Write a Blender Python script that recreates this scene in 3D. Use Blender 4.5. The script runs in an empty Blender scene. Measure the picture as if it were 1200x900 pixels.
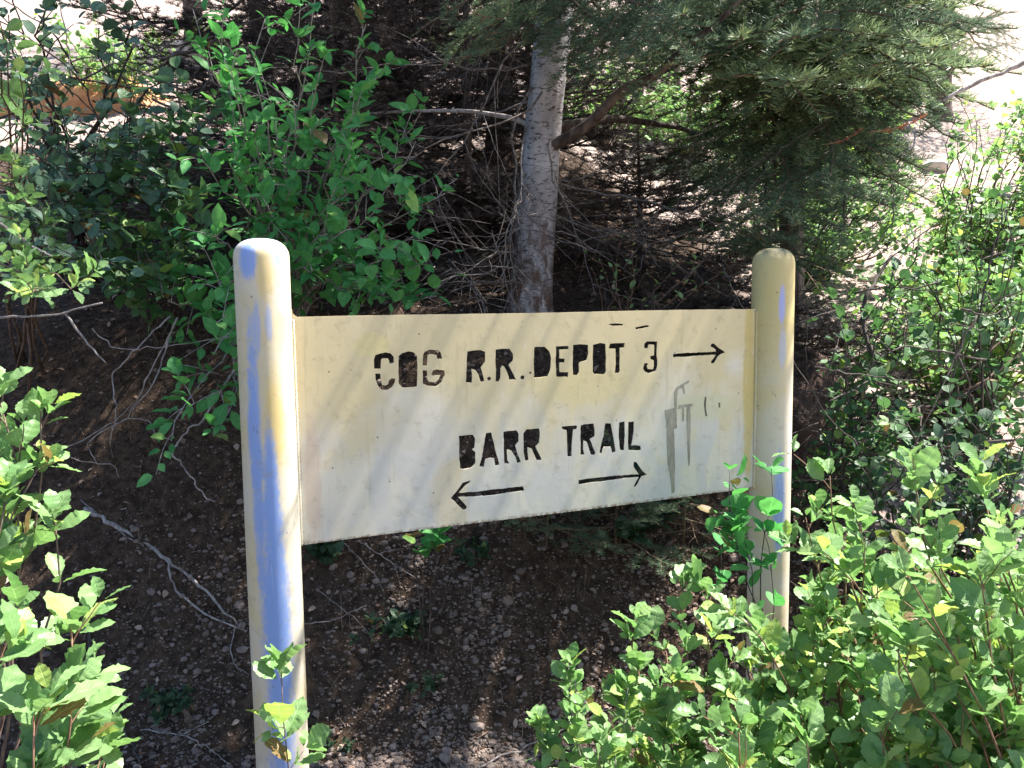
import bpy, math, random
import numpy as np
from mathutils import Vector, Matrix, noise as mnoise

C = bpy.context.scene.collection
SC = bpy.context.scene
PI = math.pi
RNG = np.random.default_rng(7)

# ------------------------------------------------------------------ camera
CAM = np.array([0.0, 0.0, 1.35]); PITCH, ROLL, FPX = 0.096, -0.0134, 964.0
cd = bpy.data.cameras.new('camera'); cam = bpy.data.objects.new('camera', cd); C.objects.link(cam)
cam.matrix_world = Matrix.Translation(CAM.tolist()) @ Matrix.Rotation(PI/2 - PITCH, 4, 'X') @ Matrix.Rotation(ROLL, 4, 'Z')
cd.sensor_width = 36.0; cd.lens = FPX/1200*36; cd.clip_start = 0.02; cd.clip_end = 500
SC.camera = cam
# ------------------------------------------------------------------ light
SUN_EL, SUN_AZ = math.radians(60), math.radians(19)      # azimuth from +X
SV = Vector((math.cos(SUN_EL)*math.cos(SUN_AZ), math.cos(SUN_EL)*math.sin(SUN_AZ), math.sin(SUN_EL)))
w = bpy.data.worlds.new('World'); SC.world = w; w.use_nodes = True
nt = w.node_tree; bg = nt.nodes['Background']; sky = nt.nodes.new('ShaderNodeTexSky')
sky.sky_type = 'NISHITA'; sky.sun_disc = False; sky.sun_elevation = SUN_EL
sky.sun_rotation = PI/2 - SUN_AZ; sky.altitude = 2000; sky.air_density = 1.0; sky.dust_density = 2.5; sky.ozone_density = .6
nt.links.new(sky.outputs[0], bg.inputs[0]); bg.inputs[1].default_value = 0.08
ld = bpy.data.lights.new('sun', 'SUN'); ld.energy = 5.0; ld.angle = math.radians(0.53); ld.color = (1, .95, .87)
sun = bpy.data.objects.new('sun', ld); C.objects.link(sun); sun.rotation_euler = SV.to_track_quat('Z', 'Y').to_euler()
sun.location = (6, -1, 12)
SC.view_settings.view_transform = 'Standard'; SC.view_settings.look = 'None'
SC.view_settings.exposure = 1.9; SC.view_settings.gamma = 1; SC.view_settings.use_curve_mapping = False
SC.render.engine = 'CYCLES'
SC.cycles.max_bounces = 7; SC.cycles.diffuse_bounces = 4; SC.cycles.glossy_bounces = 2; SC.cycles.transmission_bounces = 4
SC.cycles.use_denoising = True; SC.cycles.caustics_reflective = False; SC.cycles.caustics_refractive = False

# ------------------------------------------------------------------ helpers
def ray(px, py):
    x, y = px-600, py-450; c, s = math.cos(ROLL), math.sin(ROLL)
    X = (c*x+s*y)/FPX; Y = (-s*x+c*y)/FPX; cy, sy = math.cos(PITCH), math.sin(PITCH)
    return np.array([X, cy-sy*Y, -sy-cy*Y])
def at(px, py, depth):
    d = ray(px, py); return CAM + d*(depth/d[1])

def sst(a, b, x):
    t = np.clip((x-a)/(b-a), 0, 1); return t*t*(3-2*t)
def vnoise(x, y, s, seed=0):
    """cheap smooth value noise, numpy arrays"""
    x = np.asarray(x, float)*s+seed*17.3; y = np.asarray(y, float)*s+seed*9.1
    xi = np.floor(x); yi = np.floor(y); fx = x-xi; fy = y-yi
    fx = fx*fx*(3-2*fx); fy = fy*fy*(3-2*fy)
    def h(a, b):
        v = np.sin(a*127.1+b*311.7+seed*74.7)*43758.5453; return v-np.floor(v)
    return (h(xi, yi)*(1-fx)+h(xi+1, yi)*fx)*(1-fy)+(h(xi, yi+1)*(1-fx)+h(xi+1, yi+1)*fx)*fy
def ground_z(x, y):
    x = np.asarray(x, float); y = np.asarray(y, float)
    k = 1-sst(0.3, 1.3, x)                                 # steep bank on the left, easy slope on the right
    y0 = 2.15 + 0.25*sst(-.4, -1.4, x)*0
    h = 0.08 + k*0.78*sst(y0, y0+1.15, y+0.12*(vnoise(x, y, 1.3, 3)-.5)) + (1-k)*0.16*sst(2.0, 3.0, y)
    h = h + 0.44*np.maximum(0, y-2.1-0.15*k) - 0.05*np.maximum(0, 1.2-y)*(y > -20)*(y < 1.2)*.6
    h = np.where(y < -3, np.maximum(h, -0.1), h)
    far = sst(9, 40, y); h = h + far*2.0
    h = h + (vnoise(x, y, 2.1, 1)-.5)*0.10*sst(1.8, 2.8, y) + (vnoise(x, y, 6, 2)-.5)*0.035 + (vnoise(x, y, 17, 5)-.5)*0.012
    return h
def ground_at(px, py, lift=0.0):
    d = ray(px, py); t = 1.2
    for i in range(4000):
        P = CAM + d*t
        if P[2] < ground_z(P[0], P[1]) + lift: return P
        t += 0.01
    return P
def bank_pt(x, y, dz=0.0): return (float(x), float(y), float(ground_z(x, y))+dz)

class MB:
    def __init__(s): s.v = []; s.f = []; s.m = []; s.n = 0; s.uv = []; s.r = []; s.hasuv = False
    def add(s, V, F, mat=0, uv=None, rnd=None):
        """V (n,3); F list of equal-length index arrays (k,3|4)"""
        V = np.asarray(V, float); F = np.asarray(F, int)
        s.v.append(V); s.f.append(F+s.n); s.m.append(np.full(len(F), mat)); s.n += len(V)
        s.uv.append(np.zeros((len(V), 2)) if uv is None else uv)
        s.r.append(np.full(len(F), .5) if rnd is None else rnd)
    def tube(s, P, R, seg=6, mat=0, cap=True):
        P = np.asarray(P, float); n = len(P)
        R = np.broadcast_to(np.asarray(R, float), (n,))
        T = np.gradient(P, axis=0); T /= np.linalg.norm(T, axis=1)[:, None]+1e-12
        u = np.cross(T[0], [0.13, .31, .94]); 
        if np.linalg.norm(u) < 1e-3: u = np.cross(T[0], [1, 0, 0])
        u /= np.linalg.norm(u); U = [u]
        for i in range(1, n):
            u = u - T[i]*np.dot(u, T[i]); u /= np.linalg.norm(u)+1e-12; U.append(u)
        U = np.array(U); W = np.cross(T, U); a = np.arange(seg)*2*PI/seg
        V = P[:, None]+R[:, None, None]*(np.cos(a)[None, :, None]*U[:, None]+np.sin(a)[None, :, None]*W[:, None])
        V = V.reshape(-1, 3); i = np.arange(n-1)[:, None]*seg; j = np.arange(seg)[None]; k = (j+1) % seg
        F = np.stack([i+j, i+k, i+seg+k, i+seg+j], -1).reshape(-1, 4)
        ln = np.concatenate([[0], np.cumsum(np.linalg.norm(np.diff(P, axis=0), axis=1))])
        uv = np.stack([np.tile(a, n), np.repeat(ln, seg)], 1)
        s.add(V, F, mat, uv)
        if cap:
            for e, o in ((0, 1), (n-1, -1)):
                c = s.n; s.add(P[e][None]-0*P[e], np.zeros((0, 3), int), mat)
                base = c-n*seg-(0 if e == 0 else 1) + e*seg if False else None
                b0 = c-(n*seg)-(0 if e == 0 else 1)+e*seg
                idx = np.stack([np.full(seg, c), b0+np.arange(seg), b0+(np.arange(seg)+1) % seg], 1)
                if e == 0: idx = idx[:, ::-1]
                s.f.append(idx); s.m.append(np.full(seg, mat)); s.r.append(np.full(seg, .5))
    def build(s, name, mats, parent=None, smooth=True):
        me = bpy.data.meshes.new(name)
        V = np.concatenate(s.v); me.vertices.add(len(V)); me.vertices.foreach_set('co', V.ravel())
        Fs = [f for f in s.f if len(f)]
        Ms = [m for m in s.m if len(m)]; Rs = [r for r in s.r if len(r)]
        cnt = np.concatenate([np.full(len(f), f.shape[1]) for f in Fs]); li = np.concatenate([f.ravel() for f in Fs])
        me.loops.add(len(li)); me.loops.foreach_set('vertex_index', li.astype(np.int32))
        me.polygons.add(len(cnt)); st = np.concatenate([[0], np.cumsum(cnt)[:-1]])
        me.polygons.foreach_set('loop_start', st.astype(np.int32)); me.polygons.foreach_set('loop_total', cnt.astype(np.int32))
        if not isinstance(mats, (list, tuple)): mats = [mats]
        for m in mats: me.materials.append(m)
        me.polygons.foreach_set('material_index', np.concatenate(Ms).astype(np.int32))
        me.polygons.foreach_set('use_smooth', np.full(len(cnt), smooth))
        uvl = me.uv_layers.new(name='UVMap'); UV = np.concatenate(s.uv); uvl.data.foreach_set('uv', UV[li].ravel())
        at_ = me.attributes.new('rnd', 'FLOAT', 'FACE'); at_.data.foreach_set('value', np.concatenate(Rs).astype(np.float32))
        me.update(calc_edges=True); me.validate()
        o = bpy.data.objects.new(name, me); C.objects.link(o); o.parent = parent
        return o
def tag(o, label=None, cat=None, group=None, kind=None):
    if label: o['label'] = label
    if cat: o['category'] = cat
    if group: o['group'] = group
    if kind: o['kind'] = kind
    return o
def empty(name, loc, label, cat, group=None, rz=0):
    o = bpy.data.objects.new(name, None); C.objects.link(o); o.location = [float(q) for q in loc]; o.rotation_euler.z = rz
    o.empty_display_size = .05
    return tag(o, label, cat, group)
def copy_tree(o, label=None, parent=None):
    c = o.copy(); C.objects.link(c)
    if parent is not None: c.parent = parent
    if label: c['label'] = label
    for ch in list(o.children): copy_tree(ch, None, c)
    return c

# ------------------------------------------------------------------ materials
class NB:
    def __init__(s, name):
        s.m = bpy.data.materials.new(name); s.m.use_nodes = True; s.t = s.m.node_tree; s.N = s.t.nodes; s.L = s.t.links
        s.p = s.N['Principled BSDF']; s.out = s.N['Material Output']; s.tc = None
    def new(s, t, **k):
        n = s.N.new(t)
        for a, b in k.items(): setattr(n, a, b)
        return n
    def lk(s, a, b): s.L.new(a, b)
    def coord(s, o='Object'):
        if s.tc is None: s.tc = s.new('ShaderNodeTexCoord')
        return s.tc.outputs[o]
    def scaled(s, vec, sc):
        n = s.new('ShaderNodeVectorMath', operation='MULTIPLY'); s.lk(vec, n.inputs[0]); n.inputs[1].default_value = sc; return n.outputs[0]
    def noise(s, vec, scale, detail=4, rough=.55, dist=0, col=False):
        n = s.new('ShaderNodeTexNoise'); s.lk(vec, n.inputs['Vector']); n.inputs['Scale'].default_value = scale
        n.inputs['Detail'].default_value = detail; n.inputs['Roughness'].default_value = rough; n.inputs['Distortion'].default_value = dist
        return n.outputs['Color' if col else 'Fac']
    def math(s, op, a, b=None, c=None, clamp=False):
        n = s.new('ShaderNodeMath', operation=op); n.use_clamp = clamp
        for i, q in enumerate((a, b, c)):
            if q is None: continue
            if isinstance(q, (int, float)): n.inputs[i].default_value = q
            else: s.lk(q, n.inputs[i])
        return n.outputs[0]
    def mp(s, v, a, b, c=0, d=1, smooth=True):
        n = s.new('ShaderNodeMapRange'); n.interpolation_type = 'SMOOTHSTEP' if smooth else 'LINEAR'
        s.lk(v, n.inputs['Value'])
        for k, q in zip(('From Min', 'From Max', 'To Min', 'To Max'), (a, b, c, d)): n.inputs[k].default_value = q
        return n.outputs['Result']
    def mix(s, f, a, b, mode='MIX'):
        n = s.new('ShaderNodeMix'); n.data_type = 'RGBA'; n.blend_type = mode
        if isinstance(f, (int, float)): n.inputs[0].default_value = f
        else: s.lk(f, n.inputs[0])
        for i, q in ((6, a), (7, b)):
            if isinstance(q, tuple): n.inputs[i].default_value = (*q, 1)[:4]
            else: s.lk(q, n.inputs[i])
        return n.outputs[2]
    def bump(s, h, strength=.3, dist=.01):
        n = s.new('ShaderNodeBump'); s.lk(h, n.inputs['Height']); n.inputs['Strength'].default_value = strength; n.inputs['Distance'].default_value = dist
        s.lk(n.outputs[0], s.p.inputs['Normal']); return n.outputs[0]
    def attr(s, name='rnd'):
        n = s.new('ShaderNodeAttribute'); n.attribute_name = name; return n.outputs['Fac']
    def objrnd(s): return s.new('ShaderNodeObjectInfo').outputs['Random']
    def base(s, c, rough=.6, spec=.4):
        if isinstance(c, tuple): s.p.inputs['Base Color'].default_value = (*c, 1)
        else: s.lk(c, s.p.inputs['Base Color'])
        if isinstance(rough, (int, float)): s.p.inputs['Roughness'].default_value = rough
        else: s.lk(rough, s.p.inputs['Roughness'])
        s.p.inputs['Specular IOR Level'].default_value = spec; return s

def leaf_mat(name, c1, c2, cyoung, trans=.35, rough=.42, young=.85, spec=.45):
    b = NB(name); r = b.attr()
    col = b.mix(b.mp(r, 0, .8, 0, 1, False), c1, c2)
    col = b.mix(b.mp(r, young, young+.04), col, cyoung)
    col = b.mix(b.mp(r, .982, .985), col, (.24, .14, .06))
    uv = b.coord('UV'); sep = b.new('ShaderNodeSeparateXYZ'); b.lk(uv, sep.inputs[0])
    ax = b.math('ABSOLUTE', b.math('SUBTRACT', sep.outputs[0], .5))
    vein = b.math('SINE', b.math('MULTIPLY', b.math('SUBTRACT', sep.outputs[1], b.math('MULTIPLY', ax, .7)), 46))
    vm = b.mp(vein, .72, 1.0); mid = b.mp(ax, .0, .05, 1, 0)
    v = b.math('MAXIMUM', b.math('MULTIPLY', vm, .45), mid)
    blot = b.noise(b.coord('Object'), 60, 3)
    col = b.mix(b.math('MULTIPLY', v, .35), col, tuple(min(1, q*1.7+.03) for q in c2))
    col = b.mix(b.mp(blot, .35, .7, 0, .28), col, tuple(q*.55 for q in c1))
    spot = b.noise(b.coord('Object'), 130, 3, .6)
    col = b.mix(b.mp(spot, .70, .74, 0, .8), col, (.16, .10, .04))
    b.base(col, b.mp(blot, .3, .7, rough-.06, rough+.2), spec); b.bump(b.math('SUBTRACT', 1, v), .45, .002)
    tr = b.new('ShaderNodeBsdfTranslucent'); tc = b.mix(1.0, col, (1.0, 1.2, .6), 'MULTIPLY')
    b.lk(b.mix(.5, col, tc), tr.inputs[0])
    mx = b.new('ShaderNodeMixShader'); mx.inputs[0].default_value = trans
    b.lk(b.p.outputs[0], mx.inputs[1]); b.lk(tr.outputs[0], mx.inputs[2]); b.lk(mx.outputs[0], b.out.inputs[0])
    return b.m
def bark_mat(name, c1, c2, scale=40, stretch=(1, 1, .25), rough=.85, bump=.5):
    b = NB(name); v = b.scaled(b.coord('Object'), stretch); n = b.noise(v, scale, 6, .65, .6)
    col = b.mix(b.mp(n, .35, .65), c1, c2); b.base(col, rough, .25); b.bump(n, bump, .006); return b.m

M = {}
# near sunlit shrub, serrated leaves
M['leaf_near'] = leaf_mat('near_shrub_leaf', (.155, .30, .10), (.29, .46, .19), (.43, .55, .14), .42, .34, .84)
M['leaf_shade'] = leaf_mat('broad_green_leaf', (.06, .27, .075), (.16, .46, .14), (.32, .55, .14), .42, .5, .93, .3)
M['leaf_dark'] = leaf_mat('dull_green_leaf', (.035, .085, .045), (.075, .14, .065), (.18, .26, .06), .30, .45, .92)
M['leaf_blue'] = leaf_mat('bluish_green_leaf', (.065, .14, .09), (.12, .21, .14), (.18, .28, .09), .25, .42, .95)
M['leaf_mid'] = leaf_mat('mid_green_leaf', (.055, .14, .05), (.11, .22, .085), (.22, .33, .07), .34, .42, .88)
M['twig_brown'] = bark_mat('brown_twig_bark', (.10, .065, .05), (.21, .15, .115), 90)
M['twig_red'] = bark_mat('reddish_twig_bark', (.16, .085, .055), (.30, .19, .12), 90)
M['twig_dark'] = bark_mat('dark_twig_bark', (.045, .035, .032), (.12, .10, .09), 70)
M['twig_grey'] = bark_mat('dead_grey_wood', (.19, .16, .15), (.42, .38, .36), 60)
M['twig_dim'] = bark_mat('dim_dead_twig_bark', (.10, .085, .08), (.25, .22, .205), 60)
M['fir_twig'] = bark_mat('fir_twig_bark', (.09, .065, .045), (.20, .15, .10), 80)

def trunk_mat():
    b = NB('grey_fir_bark'); v = b.scaled(b.coord('Object'), (1, 1, .55))
    n1 = b.noise(v, 11, 6, .6, .4); n2 = b.noise(b.scaled(b.coord('Object'), (1, 1, 3.2)), 26, 4, .6, 1.2); n3 = b.noise(v, 90, 4, .6)
    col = b.mix(b.mp(n1, .35, .68), (.28, .265, .275), (.52, .50, .52))
    col = b.mix(b.mp(n2, .54, .62, 0, .9), col, (.045, .035, .03))
    col = b.mix(b.mp(n3, .5, .8, 0, .35), col, (.48, .46, .46))
    z = b.new('ShaderNodeSeparateXYZ'); b.lk(b.coord('Object'), z.inputs[0])
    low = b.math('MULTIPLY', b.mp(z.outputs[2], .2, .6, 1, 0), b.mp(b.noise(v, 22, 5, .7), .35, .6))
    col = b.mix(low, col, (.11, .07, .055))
    b.base(col, .85, .2); b.bump(b.math('ADD', n1, b.math('MULTIPLY', n2, -.8)), .7, .008); return b.m
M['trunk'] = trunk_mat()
M['trunk_dark'] = bark_mat('dark_fir_bark', (.05, .035, .03), (.16, .12, .10), 24, (1, 1, .3), .9, .8)

def needle_mat(name, c1, c2, tip):
    b = NB(name); r = b.attr(); o = b.objrnd()
    col = b.mix(b.mp(r, 0, 1, 0, 1, False), c1, c2)
    col = b.mix(b.mp(b.coord('UV') if False else r, .93, .96), col, tip)
    col = b.mix(b.mp(o, 0, 1, 0, .25, False), col, tuple(q*.6 for q in c1))
    b.base(col, .5, .3)
    tr = b.new('ShaderNodeBsdfTranslucent'); b.lk(col, tr.inputs[0]); mx = b.new('ShaderNodeMixShader'); mx.inputs[0].default_value = .35
    b.lk(b.p.outputs[0], mx.inputs[1]); b.lk(tr.outputs[0], mx.inputs[2]); b.lk(mx.outputs[0], b.out.inputs[0]); return b.m
M['needle'] = needle_mat('fir_needles', (.075, .125, .075), (.18, .26, .155), (.19, .22, .09))
M['needle_shaded'] = needle_mat('dark_fir_needles', (.022, .045, .028), (.055, .09, .055), (.08, .11, .05))  # darker copy of the fir needles, understory shade put into the colour
M['needle_fresh'] = needle_mat('fresh_fir_needles', (.16, .24, .12), (.31, .40, .20), (.30, .35, .13))
M['needle_dead'] = needle_mat('dead_rust_needles', (.30, .09, .05), (.42, .15, .08), (.5, .2, .1))

def soil_mat():
    b = NB('gravelly_soil'); P = b.new('ShaderNodeNewGeometry').outputs['Position']
    n = b.noise(P, 2.2, 5, .6); f = b.noise(P, 38, 5, .7); g = b.noise(P, 210, 3, .7)
    vo = b.new('ShaderNodeTexVoronoi'); b.lk(P, vo.inputs['Vector']); vo.inputs['Scale'].default_value = 85
    s = b.new('ShaderNodeSeparateXYZ'); b.lk(P, s.inputs[0])
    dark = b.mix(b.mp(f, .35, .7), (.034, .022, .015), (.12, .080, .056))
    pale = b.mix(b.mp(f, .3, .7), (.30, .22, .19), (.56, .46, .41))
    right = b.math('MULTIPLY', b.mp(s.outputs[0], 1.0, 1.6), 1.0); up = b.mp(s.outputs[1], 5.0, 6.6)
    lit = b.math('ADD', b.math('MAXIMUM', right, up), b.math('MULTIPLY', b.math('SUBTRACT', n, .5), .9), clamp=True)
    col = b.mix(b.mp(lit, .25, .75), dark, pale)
    stone = b.mp(vo.outputs['Distance'], .12, .32, 1, 0)
    cc = b.new('ShaderNodeSeparateXYZ'); b.lk(vo.outputs['Color'], cc.inputs[0])
    stone = b.math('MULTIPLY', stone, b.mp(cc.outputs[0], .55, .7))
    col = b.mix(b.math('MULTIPLY', stone, .7), col, (.36, .27, .235))
    col = b.mix(b.mp(g, .3, .75, .25, 0), col, (.02, .015, .012))
    b.base(col, .95, .15)
    b.bump(b.math('ADD', b.math('MULTIPLY', f, 1.0), b.math('ADD', b.math('MULTIPLY', g, .4), b.math('MULTIPLY', stone, .6))), .9, .012); return b.m
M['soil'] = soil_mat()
def stone_mat(name, c1, c2, c3, scale=9, rr=False):
    b = NB(name); v = b.coord('Object'); n = b.noise(v, scale, 8, .65, .5); f = b.noise(v, scale*9, 4, .7)
    col = b.mix(b.mp(n, .35, .65), c1, c2); col = b.mix(b.mp(f, .55, .75, 0, .6), col, c3)
    if rr: col = b.mix(b.mp(b.attr(), 0, 1, 0, 1, False), col, b.mix(b.mp(f, .3, .7), (.10, .075, .062), (.26, .2, .17)))
    b.base(col, .92, .15); b.bump(b.math('ADD', n, b.math('MULTIPLY', f, .4)), .7, .02); return b.m
M['gravel'] = stone_mat('pinkish_granite_gravel', (.24, .19, .165), (.40, .325, .29), (.13, .10, .085), 30, True)
M['rock_dark'] = stone_mat('dark_reddish_granite', (.07, .045, .038), (.17, .115, .09), (.035, .026, .022), 7)
M['rock_orange'] = stone_mat('orange_granite', (.42, .20, .095), (.56, .30, .16), (.25, .12, .07), 5)
M['rock_pale'] = stone_mat('pale_granite', (.42, .36, .33), (.60, .53, .49), (.25, .2, .17), 5)
M['rock_brown'] = stone_mat('brown_granite', (.15, .11, .09), (.27, .21, .17), (.09, .065, .05), 12)
def litter_mat():
    b = NB('dry_leaf_litter'); r = b.attr(); col = b.mix(b.mp(r, 0, 1, 0, 1, False), (.14, .085, .06), (.42, .31, .25)); b.base(col, .8, .2); return b.m
M['litter'] = litter_mat()

# ------------------------------------------------------------------ terrain
def build_ground():
    def axis(lo, hi, a, b, fine, coarse):
        L = list(np.arange(a, b, fine)); x = b; st = fine
        while x < hi: L.append(x); st = min(st*1.18, coarse); x += st
        L.append(hi); x = a; st = fine; left = []
        while x > lo:
            st = min(st*1.18, coarse); x -= st
            if x > lo: left.append(x)
        return np.array([lo]+left[::-1]+L)
    X = axis(-70, 70, -2.2, 2.4, .018, 3); Y = axis(-40, 90, 1.7, 4.2, .018, 3)
    XX, YY = np.meshgrid(X, Y); Zz = ground_z(XX, YY)
    V = np.stack([XX.ravel(), YY.ravel(), Zz.ravel()], 1); nx, ny = len(X), len(Y)
    i, j = np.meshgrid(np.arange(nx-1), np.arange(ny-1)); a = (j*nx+i).ravel()
    F = np.stack([a, a+1, a+nx+1, a+nx], 1)
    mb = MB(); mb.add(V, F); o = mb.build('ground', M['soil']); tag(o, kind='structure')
build_ground()
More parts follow.
